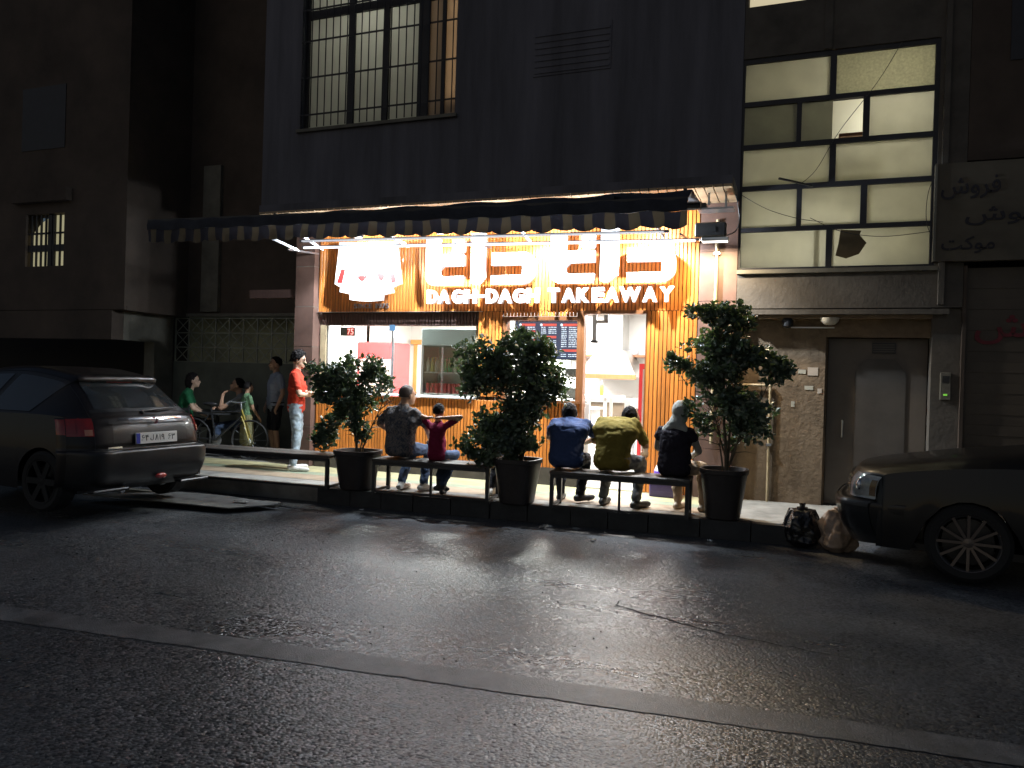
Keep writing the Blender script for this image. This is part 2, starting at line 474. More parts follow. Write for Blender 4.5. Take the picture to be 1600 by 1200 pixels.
# gutter at the left: concrete edging and a steel ramp plate laid over it
gut = MB()
gut.flat([(-16, -2.72), (-5.85, -2.36), (-5.85, -2.25), (-16, -2.61)], .002, .055)
gut.build('gutter_edging', M['concrete'], kind='structure')
rp = MB().add([], [])
rp.flat([(-8.2, -3.05), (-6.05, -2.95), (-5.7, -2.42), (-7.2, -2.20)], .058, .070)
rp.build('ramp_plate', mat('worn_steel_plate', (.19, .185, .175), .5, var=.4, scale=4, bump=.4, bscale=30, metal=.2), label='flat worn steel ramp plate lying over the gutter behind the hatchback', cat='ramp')
bm_ = MB().box(-8.9, -7.15, -2.02, -1.94, .205, .225)
# ---------------------------------------------------------------- shop building
shop = thing('shop_building', 'takeaway shop building with pine slat front under dark facade', 'building', (0, 0, 0))
def sb(name, m, *a, **k): return box(name, m, *a, parent=shop, **k)
# upper wall with the barred window opening  (window x -7.42..-4.80, z 5.46..8.2)
WX0, WX1, WZ0, WZ1 = -7.42, -4.74, 5.46, 8.3
up = MB()
up.box(-8.12, WX0, 0, .3, 3.98, 11)
up.box(WX1, -.74, 0, .3, 3.98, 11)
up.box(WX0, WX1, 0, .3, 3.98, WZ0)
up.box(WX0, WX1, 0, .3, WZ1, 11)
up.build('wall', M['facade'], shop)
sb('wall', M['facade'], -8.12, -8.0, .302, 6, 3.98, 11)
sb('wall', M['backing'], -8.0, -.74, 5.9, 6, .2, 11)
# faint pilaster strips and blind louvre on the upper facade
lv = sb('vent_grille', M['facade'], -3.55, -2.45, -.012, -.001, 5.85, 6.5)
for k in range(7):
    MB().bar((-3.53, -.02, 5.9 + k * .085), (-2.47, -.02, 5.9 + k * .085), .008, .03).build('slat', M['facade'], lv)
# floor slab / eave soffit
so = MB()
so.box(-7.5, -.76, -.80, 0, 4.0, 4.10)
so.build('eave', M['facade'], shop)
ns = 62
sf = MB()
for k in range(ns):
    x0 = -7.5 + 6.74 * k / ns
    sf.box(x0 + .006, x0 + 6.74 / ns - .006, -.81, -.002, 3.965, 3.998)
tag(sf.build('soffit', mat('soffit_board', (.42, .30, .18), .5, objrand=.0, var=.25, scale=6), shop), 'row of narrow pale soffit boards', kind='stuff')
# party wall strip between shop and right building, clad with stone
for k in range(6):
    sb('stone_slab', M['stone'], -1.205, -.74, .0 + .004 * (k % 2), .25, .2 + k * .63, .2 + k * .63 + .625)
# left pillar of stone slabs with thin pale joints
for k in range(6):
    z0 = .2 + k * .62
    sb('stone_slab', M['stone'], -7.34, -7.0, -.10 - .002 * (k % 2), .25, z0, z0 + .61)
    if k: sb('joint', M['concrete'], -7.335, -7.005, -.098, .2, z0 - .0095, z0 - .0005)
sb('beam', M['dark_shade_wood'], -8.25, -7.345, -.06, .14, 2.82, 2.95)
# --- slat cladding
SW = .0505
smesh = {}
def slat(x, z0, z1, y, parent, w=SW, m='slat'):
    key = (round(z1 - z0, 3), round(w, 3), m)
    if key not in smesh:
        smesh[key] = MB().box(-w / 2 + .005, w / 2 - .005, 0, .018, 0, z1 - z0, bev=.004).mesh('slat', M[m])
    return obj('slat', smesh[key], parent, loc=(x, y + rnd.uniform(-.0025, .0025), z0))
front = MB()
front.box(-6.98, -1.21, .019, .06, 2.6, 3.96)          # fascia backing
front.box(-6.98, -1.21, .061, .118, 2.585, 2.62)
front.box(-6.98, -2.735, .019, .09, .44, 1.33)
front.box(-4.27, -3.90, .019, .09, 1.331, 2.58)
front.box(-1.86, -1.21, .019, .09, .205, 2.58)
front.build('cladding_backing', M['backing'], shop)
n = int(round(5.77 / SW))
for k in range(n):
    slat(-6.98 + (k + .5) * 5.77 / n, 2.598, 3.96, 0, shop, 5.77 / n)
n = int(round((6.98 - 2.74) / SW))
for k in range(n):
    slat(-6.98 + (k + .5) * 4.24 / n, .44, 1.335, 0, shop, 4.24 / n)
for k in range(7):
    slat(-4.27 + (k + .5) * .37 / 7, 1.385, 2.594, 0, shop, .37 / 7)
for k in range(12):
    slat(-1.86 + (k + .5) * .65 / 12, .205, 2.594, 0, shop, .65 / 12)
for k in range(22):
    slat(-3.88 + (k + .5) * 1.12 / 22, 2.525, 2.594, -.015, shop, 1.12 / 22)
# lintel over the window, set back; shade put into its dark slat colour
sb('lintel', M['dark_shade_wood'], -6.97, -4.275, .10, .2, 2.40, 2.597)
n = 52
for k in range(n):
    slat(-6.97 + (k + .5) * 2.69 / n, 2.402, 2.595, .08, shop, 2.69 / n, 'dark_shade_wood')
sb('flashing', M['alu'], -6.99, -4.2, -.022, -.002, 2.592, 2.5965)
sb('plinth', mat('dark_plinth', (.06, .05, .042), .6, var=.3), -6.98, -2.74, -.012, .10, .2, .438)
# window sill + frame
sb('sill', M['white'], -6.97, -4.28, -.035, .16, 1.34, 1.372, bev=.006)
wf = MB()
wf.box(-6.97, -6.87, .06, .16, 1.374, 2.40)
wf.box(-4.33, -4.272, .06, .16, 1.374, 2.40)
sw_ = wf.build('shop_window', M['pipe'], shop)
box('pane', M['glass'], -6.868, -4.332, .10, .106, 1.374, 2.399, parent=sw_)
box('mullion', M['alu'], -5.72, -5.69, .085, .125, 1.374, 2.399, parent=sw_)
box('mullion', M['alu'], -6.86, -6.84, .085, .125, 1.374, 2.399, parent=sw_)
# menu window
mw = MB()
mw.box(-3.885, -3.83, -.02, .12, 1.34, 2.52); mw.box(-2.80, -2.74, -.02, .12, 1.34, 2.60)
mw.box(-3.83, -2.80, -.02, .12, 2.47, 2.52); mw.box(-3.90, -2.73, -.05, .12, 1.335, 1.37)
mwo = mw.build('serving_window', M['trim'], shop)
box('pane', M['glass'], -3.829, -2.801, .05, .056, 1.371, 2.469, parent=mwo)
# door frame
df = MB()
df.box(-2.738, -2.70, -.02, .12, .2, 2.60); df.box(-1.872, -1.855, -.005, .12, .2, 2.595)
df.box(-2.70, -1.87, -.03, .12, 2.555, 2.60)
dfo = df.build('door_frame', M['trim'], shop)
box('threshold', M['alu'], -2.699, -1.873, -.03, .14, .201, .225, parent=dfo)
lf = MB().box(-2.698, -2.64, .13, .17, .23, 1.34)
lf.build('door_leaf', M['white'], shop)
# interior room
IM = M['tile']
room = MB()
room.box(-7.3, -1.205, 3.6, 3.7, .2, 3.0)
room.box(-7.4, -7.3, .3, 3.7, .2, 3.0)
room.box(-1.205, -1.105, .26, 3.7, .2, 3.0)
room.box(-7.4, -1.1, .17, 3.7, 2.9, 3.0)
room.box(-6.98, -2.74, .13, .17, .44, 1.33)
room.build('inner_wall', IM, shop)
sb('inner_floor', mat('shop_floor_tile', (.5, .48, .44), .3), -7.3, -1.205, -.0, 3.6, .201, .208)
# ceiling light panels
for i, (x, y) in enumerate([(-6.3, 1.0), (-4.9, 1.3), (-3.4, 1.0), (-2.2, 1.6), (-4.0, 2.8)]):
    lp = thing('ceiling_light', ['white ceiling light panel near the window inside the shop', 'white ceiling light panel above the drinks fridge', 'white ceiling light panel above the menu screen', 'white ceiling light panel just inside the shop doorway', 'white ceiling light panel at the back of the shop'][i], 'lamp', (x, y, 2.9), group='ceiling panels in the shop')
    MB().box(-.32, .32, -.32, .32, -.03, 0).build('frame', M['white'], lp)
    MB().box(-.29, .29, -.29, .29, -.036, -.031).build('diffuser', M['panel'], lp)
    ld = bpy.data.lights.new('panel_light', 'AREA'); ld.size = .58; ld.energy = ROOM_W; ld.color = (1, .98, .95)
    lo = bpy.data.objects.new('panel_light', ld); COL.objects.link(lo); lo.parent = lp; lo.location = (0, 0, -.045)

# ---------------------------------------------------------------- upper barred window
uw = MB()
for x0, x1 in ((WX0, WX0 + .06), (-6.64, -6.53), (-6.02, -5.93), (-5.42, -5.25), (-5.03, -4.98), (WX1 - .05, WX1)):
    uw.box(x0, x1, .10, .18, WZ0, WZ1)
uw.box(WX0, WX1, .11, .17, WZ0, WZ0 + .05); uw.box(WX0, WX1, .101, .179, 7.23, 7.36); uw.box(WX0, WX1, .11, .17, WZ1 - .05, WZ1)
uwo = uw.build('upper_window', M['frame'], shop)
box('sill', M['concrete'], WX0 - .04, WX1 + .04, -.05, .2, WZ0 - .05, WZ0 - .002, parent=uwo)
px = [WX0 + .06, -6.64, -6.53, -6.02, -5.93, -5.42, -5.25, -5.03, -4.98, WX1 - .05]
M['curtain_g'] = frosted('pale_green_curtain', (.70, .71, .66), var=.12, scale=3)
M['curtain_t'] = frosted('tan_curtain', (.48, .40, .32), var=.15, scale=3)
for i in range(0, 10, 2):
    for z0, z1 in ((WZ0 + .05, 7.23), (7.36, WZ1 - .05)):
        box('pane', M['curtain_g'] if i < 6 else M['curtain_t'], px[i] + .001, px[i + 1] - .001, .14, .145, z0 + .001, z1 - .001, parent=uwo)
gr = thing('window_grille', 'thin black iron security bars over the lit upper window', 'grille', ((WX0 + WX1) / 2, -.02, WZ0))
cx_ = (WX0 + WX1) / 2
x = WX0 + .07
while x < WX1:
    MB().tube([(x - cx_, 0, .02), (x - cx_, 0, 2.7)], .009, 6).build('bar', M['frame'], gr); x += .128
for z in (.22, .8, 1.37, 1.86, 2.35):
    MB().bar((WX0 - cx_, .012, z), (WX1 - cx_, .012, z), .012, .025).build('rail', M['frame'], gr)
# room behind the upper window
rm = MB()
rm.box(WX0 - .1, WX1 + .1, 1.4, 1.45, 5.3, 8.4); rm.box(WX0 - .15, WX0 - .1, .3, 1.4, 5.3, 8.4); rm.box(WX1 + .1, WX1 + .15, .3, 1.4, 5.3, 8.4)
rm.box(WX0 - .15, WX1 + .15, .3, 1.4, 8.4, 8.45); rm.box(WX0 - .15, WX1 + .15, .3, 1.4, 5.25, 5.3)
rm.build('inner_wall', M['tile'], shop)
tl = thing('tube_lamp', 'bright vertical tube lamp behind the right end of the upper window', 'lamp', (-4.86, .25, 5.75))
MB().tube([(0, 0, 0), (0, 0, 2.2)], .016, 8).build('tube', emit('tube_glow', (1, .85, .62), 5), tl)
MB().box(-.03, .03, .02, .06, -.03, 2.23).build('holder', M['white'], tl)
def lamp(name, label, loc, w, col=(1, .95, .8), r=.06, group=None):
    t = thing(name, label, 'lamp', loc, group=group)
    MB().sphere((0, 0, 0), r, 12, 8).build('bulb', emit(name + '_glow', col, 4), t, 60)
    MB().tube([(0, 0, r * .8), (0, 0, r + .08)], .02, 8).build('socket', M['white'], t)
    d = bpy.data.lights.new(name + '_light', 'POINT'); d.energy = w; d.color = col; d.shadow_soft_size = r
    lo = bpy.data.objects.new(name + '_light', d); COL.objects.link(lo); lo.parent = t; lo.location = (0, 0, -r - .03 - r)
    return t
lamp('bulb', 'lit ceiling bulb hanging in the room behind the upper window', (-6.2, .9, 7.5), 11, (1, .97, .86))

# ---------------------------------------------------------------- right building (stair landing window, entrance)
rb = thing('entrance_building', 'dim apartment building with tall lit stair window and entrance', 'building')
def rbx(name, m, *a, **k): return box(name, m, *a, parent=rb, **k)
LX0, LX1, LZ0, LZ1 = -.74, 1.46, 3.10, 5.76
w = MB()
w.box(-.735, LX0 + .0, 0, .25, 2.6, 2.61)
w.box(-.735, 1.76, .0, .25, 2.62, LZ0)
w.box(-.735, 1.76, .0, .25, LZ1, 6.40)
w.box(LX1, 1.76, .0, .25, LZ0, LZ1)
w.box(-.735, -.70, 0, .25, 6.4, 11); w.box(.0, 1.76, 0, .25, 6.4, 11); w.box(-.70, 0, 0, .25, 7.4, 11)
w.build('wall', M['stucco_d'], rb)
rbx('pilaster', M['stucco_d'], .20, .29, -.02, 0, 5.77, 11)
rbx('downpipe', M['stucco_d'], 1.50, 1.56, -.06, 0, 2.65, 11)
sill_ = rbx('sill', M['concrete'], LX0, LX1 + .03, -.05, .05, LZ0 - .05, LZ0 - .002)
rows = [(3.13, 3.58, [(-.71, .29), (.36, 1.41)]), (3.635, 4.10, [(-.71, -.06), (.0, .66), (.73, 1.41)]), (4.16, 4.62, [(-.71, .30), (.37, 1.41)]), (4.68, 5.16, [(-.71, -.09), (-.03, .66), (.73, 1.41)]), (5.22, 5.70, [(-.71, .28), (.35, 1.41)])]
fr = MB()
fr.box(LX0, -.71, .02, .1, LZ0, LZ1); fr.box(1.41, LX1, .02, .1, LZ0, LZ1)
zz = [LZ0] + [v for r_ in rows for v in r_[:2]] + [LZ1]
for i in range(0, len(zz), 2): fr.box(-.71, 1.41, .021, .099, zz[i], zz[i + 1])
for z0, z1, cs in rows:
    for (a, b), (c, d) in zip(cs, cs[1:]): fr.box(b, c, .022, .098, z0, z1)
lw = fr.build('stair_window', M['frame'], rb)
M['frost'] = frosted('frosted_pane', (.72, .71, .64), var=.16, scale=4)
M['frost_d'] = frosted('frosted_pane_dull', (.36, .36, .31), var=.2, scale=5)
M['frost_r'] = frosted('ribbed_pane', (.56, .55, .45), var=.35, scale=40)
for ri, (z0, z1, cs) in enumerate(rows):
    for ci, (a, b) in enumerate(cs):
        m = M['frost']
        if (ri, ci) == (3, 0): m = M['frost_d']
        if (ri, ci) in ((4, 1),): m = M['frost_r']
        if (ri, ci) == (3, 1):   # half of this pane slides open
            box('pane', M['frost_d'], a + .001, .32, .056, .06, z0 + .001, z1 - .001, parent=lw); continue
        box('pane', m, a + .001, b - .001, .056, .06, z0 + .001, z1 - .001, parent=lw)
# stairwell behind
st = MB()
st.box(-.80, 1.52, 1.5, 1.55, 2.9, 6.0); st.box(-.85, -.80, .26, 1.5, 2.9, 6.0); st.box(1.52, 1.57, .26, 1.5, 2.9, 6.0)
st.box(-.85, 1.57, .26, 1.55, 6.0, 6.05); st.box(-.85, 1.57, .26, 1.55, 2.85, 2.9)
st.build('inner_wall', mat('stair_wall', (.72, .70, .58), .7), rb)
rbx('stair_flight', M['concrete'], -.79, .75, .9, 1.3, 4.4, 4.52)
rbx('shelf', M['trim'], .42, .95, .55, .75, 4.86, 4.90)
rbx('post', M['white'], .145, .185, .12, .16, 2.95, 3.52)
# brown cardboard wedged inside the lowest right pane
MB().prism([(.40, 3.26), (.52, 3.22), (.66, 3.27), (.74, 3.40), (.66, 3.50), (.68, 3.55), (.45, 3.57), (.43, 3.4)], .025, .032).build('cardboard_sheet', mat('cardboard', (.11, .08, .04), .9, var=.2), label='brown torn cardboard stuck on the lowest right stair window pane', cat='cardboard')
lamp('stair_lamp', 'lit bulb low behind the stair window', (.05, .60, 3.40), 15, (1, .97, .85))
lamp('stair_lamp', 'lit bulb behind the sliding stair window pane', (1.0, .95, 5.45), 16, (1, .96, .83))
# window above, only its lower edge in view
uw2 = rbx('window_frame', M['frame'], -.70, 0, .05, .12, 6.40, 6.43)
box('pane', emit('lit_pane_warm', (1, .85, .55), .55), -.69, -.02, .08, .085, 6.431, 7.38, parent=uw2)
rbx('window_back', M['frame'], -.70, 0, .2, .24, 6.4, 7.4)
# loose cables on the stair window
def cable(label, pts, r=.004):
    P = []
    pts = [Vector(p) for p in pts]
    for i in range(len(pts) - 1):
        p0, p1, p2, p3 = pts[max(i - 1, 0)], pts[i], pts[i + 1], pts[min(i + 2, len(pts) - 1)]
        for k in range(6):
            t = k / 6
            P.append(.5 * ((2 * p1) + (p2 - p0) * t + (2 * p0 - 5 * p1 + 4 * p2 - p3) * t * t + (3 * p1 - p0 - 3 * p2 + p3) * t ** 3))
    P.append(pts[-1])
    return MB().tube(P, r, 5).build('cable', M['dark'], label=label, cat='cable', group='loose cables on the right building')
cable('thin black cable hanging diagonally across the upper stair window panes', [(1.05, -.02, 5.75), (.8, -.03, 5.3), (.4, -.03, 4.75), (.15, -.03, 4.3), (-.05, -.03, 4.12)])
cable('thin black cable crossing the left pane of the second stair window row', [(-.72, -.02, 4.05), (-.4, -.03, 3.85), (-.05, -.03, 3.72), (.25, -.03, 3.66)])
cable('thin black cable sagging over the lowest right stair window pane', [(.1, -.02, 3.72), (.45, -.03, 3.54), (.9, -.03, 3.46), (1.40, -.02, 3.50)])
cable('thin black cable looping down the right edge of the stair window', [(1.46, -.02, 4.2), (1.37, -.03, 3.95), (1.36, -.03, 3.62), (1.44, -.02, 3.4), (1.52, -.02, 3.2)])
MB().bar((-.27, -.2, 4.18), (.12, -.01, 4.11), .03, .02).build('bracket_rod', M['dark'], label='short dark bracket rod sticking out over the stair window', cat='rod')
# ground floor
lower = MB()
lower.box(-.735, .33, .16, .25, .2, 2.50)
lower.box(.331, 1.47, .17, .25, 2.28, 2.50)
lower.box(.33, .36, .251, .5, .2, 2.5)
lower.build('wall', M['stucco'], rb)
rbx('ledge', M['stucco_d'], -.70, 1.62, -.06, .25, 2.54, 2.60)
rbx('soffit', M['stucco'], -.70, 1.46, .0, .25, 2.50, 2.539)
rbx('wall', M['stucco_d'], .361, 1.469, .48, .55, .2, 2.28)
dr = rbx('entrance_door', M['door'], .37, 1.465, .30, .35, .21, 2.27)
ar = [(.68, .30), (1.24, .30), (1.24, 1.86), (1.12, 2.02), (.80, 2.02), (.68, 1.86)]
MB().prism(ar, .285, .299).build('door_panel', M['door_d'], dr)
MB().box(.86, 1.12, .282, .298, 2.09, 2.22).build('vent', M['dark'], dr)
for k in range(4):
    MB().box(.87, 1.11, .278, .281, 2.105 + k * .028, 2.12 + k * .028).build('louvre', M['door_d'], dr)
MB().tube([(.55, .30, 1.05), (.55, .25, 1.05), (.55, .25, 1.25), (.55, .30, 1.25)], .012, 8).build('handle', M['alu'], dr)
rbx('stone_strip', M['stucco_d'], 1.47, 1.763, .06, .25, .2, 2.619)
rbx('back_wall', M['backing'], -.74, 9, 1.75, 1.8, .2, 11)
ic = thing('intercom', 'pale intercom panel with green light beside the entrance door', 'intercom', (1.62, .06, 1.55))
MB().box(-.055, .055, -.03, 0, 0, .32, bev=.006).build('case', M['concrete'], ic)
MB().box(-.035, .035, -.034, -.0305, .2, .28).build('speaker_grille', M['dark'], ic)
MB().box(-.02, .02, -.034, -.0305, .05, .07).build('indicator', emit('green_led', (.3, 1, .1), .4), ic)
cl = thing('ceiling_lamp', 'round unlit ceiling lamp under the entrance ledge', 'lamp', (.36, .02, 2.5))
MB().lathe([(.0, -.09), (.06, -.08), (.10, -.04), (.11, 0)], 20).build('shade', mat('opal_glass', (.5, .45, .36), .3), cl, 50)
cc = thing('camera_housing', 'small dark security camera under the entrance ledge left of the lamp', 'camera', (-.12, .05, 2.5))
MB().lathe([(.02, -.12), (.06, -.10), (.07, -.03), (.05, 0)], 16).build('body', M['dark'], cc, 50)
rbx('door_top_rail', M['alu'], -.08, .42, .13, .15, 2.385, 2.40)
# small paper notices on the stucco wall
for i, (x, z, ww, hh) in enumerate([(.02, 1.82, .09, .05), (.13, 1.80, .12, .10), (.10, 1.62, .10, .05), (.25, 1.58, .05, .06), (-.05, 1.40, .04, .07)]):
    box('paper_notice', mat('paper%d' % i, (.42 + .05 * (i % 2), .40, .33), .9), x, x + ww, .154, .1575, z, z + hh, label=['small pale notice highest on the stucco wall, left of the widest one', 'widest pale notice on the stucco wall near the entrance', 'long narrow notice in the middle of the stucco wall', 'small square notice nearest the entrance door edge', 'lowest tiny pale notice on the stucco wall'][i], cat='notice', group='notices on the stucco wall')
pi = thing('gas_pipe', 'painted gas pipe bending down the stucco wall right of the shop', 'pipe', (-.30, .12, .2))
MB().tube([(0, 0, 0), (0, 0, 1.44)], .018, 8).build('riser', M['pipe'], pi, 40)
MB().tube([(-.42, 0, 1.46), (.0, 0, 1.46)], .018, 8).build('branch', M['pipe'], pi, 40)
MB().sphere((0, 0, 1.46), .027, 10, 6).build('elbow', M['pipe'], pi, 60)
MB().box(-.03, .03, -.025, .05, .7, .73).build('clamp', M['steel'], pi)
p2 = thing('conduit', 'tall painted conduit running up the stone strip beside the shop', 'pipe', (-.99, -.03, .9))
MB().tube([(0, 0, 0), (0, 0, 2.85)], .022, 8).build('tube', M['pipe'], p2, 40)
for z in (.5, 1.5, 2.4): MB().box(-.04, .04, -.028, .03, z, z + .03).build('clamp', M['steel'], p2)
p3 = thing('conduit', 'thin painted conduit close to the stair window corner', 'pipe', (-.80, -.02, 1.2))
MB().tube([(0, 0, 0), (0, 0, 1.3)], .014, 8).build('tube', M['pipe'], p3, 40)
MB().box(-.03, .03, -.02, .02, .6, .62).build('clamp', M['steel'], p3)
# ---------------------------------------------------------------- far right carpet shop
cs = thing('shuttered_shop', 'closed shop with painted signboard and closed shutter at the right edge', 'building', (0, 0, 0))
def csx(name, m, *a, **k): return box(name, m, *a, parent=cs, **k)
csx('wall', M['facade_warm'], 1.765, 9, .0, .25, 4.30, 11)
csx('pier', M['facade_warm'], 1.765, 1.80, .0, .25, .2, 3.10)
csx('window_dark', M['frame'], 2.15, 3.2, -.012, -.001, 5.4, 7.5)
shm = mat('steel_shutter', (.085, .068, .05), .6, var=.2, scale=2)
for k in range(24):
    z0 = .2 + k * .12
    csx('shutter_slat', shm, 1.802, 6, .06 + .006 * (k % 2), .09, z0 + .0005, z0 + .1195)
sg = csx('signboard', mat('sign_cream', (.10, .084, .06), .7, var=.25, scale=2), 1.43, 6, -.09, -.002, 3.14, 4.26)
box('edge_trim', M['concrete'], 1.425, 1.45, -.11, -.091, 3.14, 4.26, parent=sg)
dk = mat('sign_dark_paint', (.014, .012, .018), .6); rd = mat('sign_red_paint', (.14, .012, .02), .6)
place_text('sign_word', '\ufeb5\ufeed\ufeae\ufed3', 1.49, 2.08, 3.84, 4.10, -.092, dk, sg, .006, .012)
place_text('sign_word', '\ufeb5\ufeee\ufb59\ufed4\ufb90', 1.74, 2.75, 3.52, 3.76, -.092, dk, sg, .006, .012)
place_text('sign_word', '\ufe96\ufb90\ufeee\ufee3', 1.51, 2.04, 3.22, 3.42, -.092, dk, sg, .006, .012)
place_text('sign_word', '\ufeb5\ufeed\ufeae\ufed3', 1.90, 3.0, 2.20, 2.56, .055, rd, cs, .006, .012)

# ---------------------------------------------------------------- left building, carport and grille wall
lb = thing('carport_building', 'dark brown house with concrete carport at the left', 'building')
def lbx(name, m, *a, **k): return box(name, m, *a, parent=lb, **k)
w = MB()
w.box(-24, -13.45, 0, .3, 2.66, 11); w.box(-12.47, -10.98, 0, .3, 2.66, 11); w.box(-13.45, -12.47, 0, .3, 2.66, 3.46); w.box(-13.45, -12.47, 0, .3, 4.42, 11)
w.box(-10.98, -8.13, 1.45, 1.75, 2.72, 11)
w.box(-11.1, -10.98, .3, 1.45, 2.72, 11)
w.build('wall', M['facade_warm'], lb)
lbx('dark_window', M['frame'], -13.6, -12.5, -.012, -.001, 5.6, 6.75)
lbx('hood', M['facade_warm'], -13.7, -12.3, -.12, -.001, 4.62, 4.85)
lbx('pilaster', M['concrete'], -10.6, -10.2, 1.38, 1.449, 2.75, 5.5)
lbx('carport_beam', M['facade_warm'], -24, -11.26, 0, .25, 2.14, 2.65)  # same concrete beam; shade on its front is put in as darker render
lbx('carport_beam', M['concrete'], -11.50, -11.258, .251, 1.40, 2.14, 2.65)
lbx('column', M['concrete'], -11.50, -11.255, .95, 1.401, .2, 2.139)
lbx('wall', mat('greenish_plaster', (.13, .14, .115), .9, var=.25, scale=2), -11.25, -7.35, 1.42, 1.6, .2, 1.80)
lbx('wall', mat('carport_back', (.05, .045, .04), .9), -24, -11.5, 5, 5.2, .2, 3)
lbx('yard_wall', mat('yard_wall_lit_tone', (.50, .50, .33), .9, var=.3, scale=2), -11.4, -7.3, 1.95, 2.05, .2, 2.72)  # light falling on this wall is put into its pale colour, no lamp
lbx('slab', M['concrete'], -11.25, -7.35, 1.42, 1.449, 2.66, 2.72)
lbx('slab', M['facade_warm'], -11.5, -10.97, .05, 1.41, 2.652, 2.725)
# lit arched window with bars
lwn = MB().prism([(-13.44, 3.47), (-12.48, 3.47), (-12.48, 4.41), (-12.9, 4.41), (-13.2, 4.28), (-13.44, 4.05)], .12, .125)
lo_ = lwn.build('lit_window', emit('lit_pane_dim', (.72, .66, .40), .42), lb)
for x in (-13.34, -13.23, -13.11, -12.99, -12.84, -12.78, -12.63):
    MB().box(x - .014, x + .014, .04, .07, 3.47, 4.41).build('bar', M['frame'], lo_)
MB().box(-12.94, -12.80, .05, .11, 3.47, 4.41).build('mullion', M['frame'], lo_)
MB().box(-13.44, -12.48, .045, .105, 3.74, 3.86).build('rail', M['frame'], lo_)
MB().box(-13.44, -12.48, .05, .09, 4.06, 4.09).build('rail', M['frame'], lo_)
# openwork metal grille on top of the wall
gg = thing('lattice_grille', 'pale metal lattice grille of crossed squares above the dark yard wall', 'grille', (-11.25, 1.46, 1.80))
gm = mat('grille_paint', (.30, .31, .25), .5, var=.2)
nc, nr, cw, ch = 9, 3, 2.9 / 9, .83 / 3
for i in range(nc + 1): MB().bar((i * cw, 0, 0), (i * cw, 0, .83), .022, .022).build('upright', gm, gg)
for j in range(nr + 1): MB().bar((0, .004, j * ch), (nc * cw, .004, j * ch), .026, .02).build('rail', gm, gg)
dmesh = [MB().bar((0, 0, 0), (cw, 0, ch), .012, .014).mesh('diagonal', gm), MB().bar((0, .008, ch), (cw, .008, 0), .012, .014).mesh('diagonal', gm)]
for i in range(nc):
    for j in range(nr):
        for d in dmesh: obj('diagonal', d, gg, loc=(i * cw, .01, j * ch))

# ================================================================== SIGN
sign = thing('logo_sign', 'white fan shaped lit logo board with red shapes on slat fascia', 'sign', (-6.0, -.02, 2.72))
def rel(p): return [(x + 6.0, z - 2.72) for x, z in p]
lo = [(-6.55, 3.00), (-6.49, 3.62), (-5.52, 3.60), (-5.43, 2.99), (-5.57, 2.93), (-5.555, 2.86), (-5.72, 2.825), (-5.73, 2.75), (-5.85, 2.738), (-5.97, 2.735), (-6.12, 2.742), (-6.28, 2.76), (-6.29, 2.845), (-6.46, 2.88), (-6.45, 2.95)]
MB().prism(rel(lo), -.19, -.13).build('board', M['letter'], sign)
for q in ([(-6.44, 3.23), (-6.37, 3.21), (-6.42, 3.01), (-6.51, 3.02)], [(-5.63, 3.18), (-5.56, 3.19), (-5.50, 3.02), (-5.58, 3.00)], [(-6.17, 3.115), (-5.99, 3.115), (-6.03, 3.05), (-6.08, 3.03), (-6.12, 3.05)], [(-5.83, 3.12), (-5.80, 3.15), (-5.72, 3.15), (-5.70, 3.10), (-5.74, 3.03), (-5.79, 3.06)]):
    MB().prism(rel(q), -.196, -.189).build('emblem_patch', M['logo_red'], sign)
for x in (-6.35, -5.65):
    for z in (2.95, 3.4): MB().tube([(x + 6, 0, z - 2.72), (x + 6, -.14, z - 2.72)], .01, 6).build('standoff', M['steel'], sign)
ss = thing('since_lettering', 'small SINCE 1975 lettering under the logo board', 'lettering', (-6.07, -.003, 2.63))
for w_, a, b in (('S', -6.33, -6.27), ('I', -6.245, -6.235), ('N', -6.215, -6.16), ('C', -6.14, -6.085), ('E', -6.065, -6.015), ('1', -5.95, -5.925), ('9', -5.905, -5.855), ('7', -5.84, -5.79), ('5', -5.775, -5.725)):
    place_text('letter', w_, a + 6.07, b + 6.07, .02, .09, -.001, M['since'], ss, .02, .004)
# latin sign
ls = thing('english_sign', 'white lit DAGH-DAGH TAKEAWAY letters on the slat fascia', 'sign', (-3.25, -.02, 2.69))
tx = 'D -5.025 -4.851; A -4.851 -4.648; G -4.628 -4.448; H -4.438 -4.231; - -4.225 -4.12; D -4.104 -3.920; A -3.920 -3.701; G -3.701 -3.504; H -3.504 -3.309; T -3.195 -3.020; A -2.999 -2.793; K -2.793 -2.599; E -2.582 -2.400; A -2.408 -2.201; W -2.210 -1.914; A -1.906 -1.699; Y -1.691 -1.487'
for t in tx.split(';'):
    c, a, b = t.split()
    a, b = float(a) + .008, float(b) - .008
    z0, z1 = (0.005, .205) if c != '-' else (.085, .125)
    place_text('letter', c, a + 3.25, b + 3.25, z0, z1, -.08, M['letter'], ls, .07, .052)
    xm = (a + b) / 2 + 3.25
    MB().tube([(xm, 0, (z0 + z1) / 2), (xm, -.085, (z0 + z1) / 2)], .008, 6).build('standoff', M['steel'], ls)
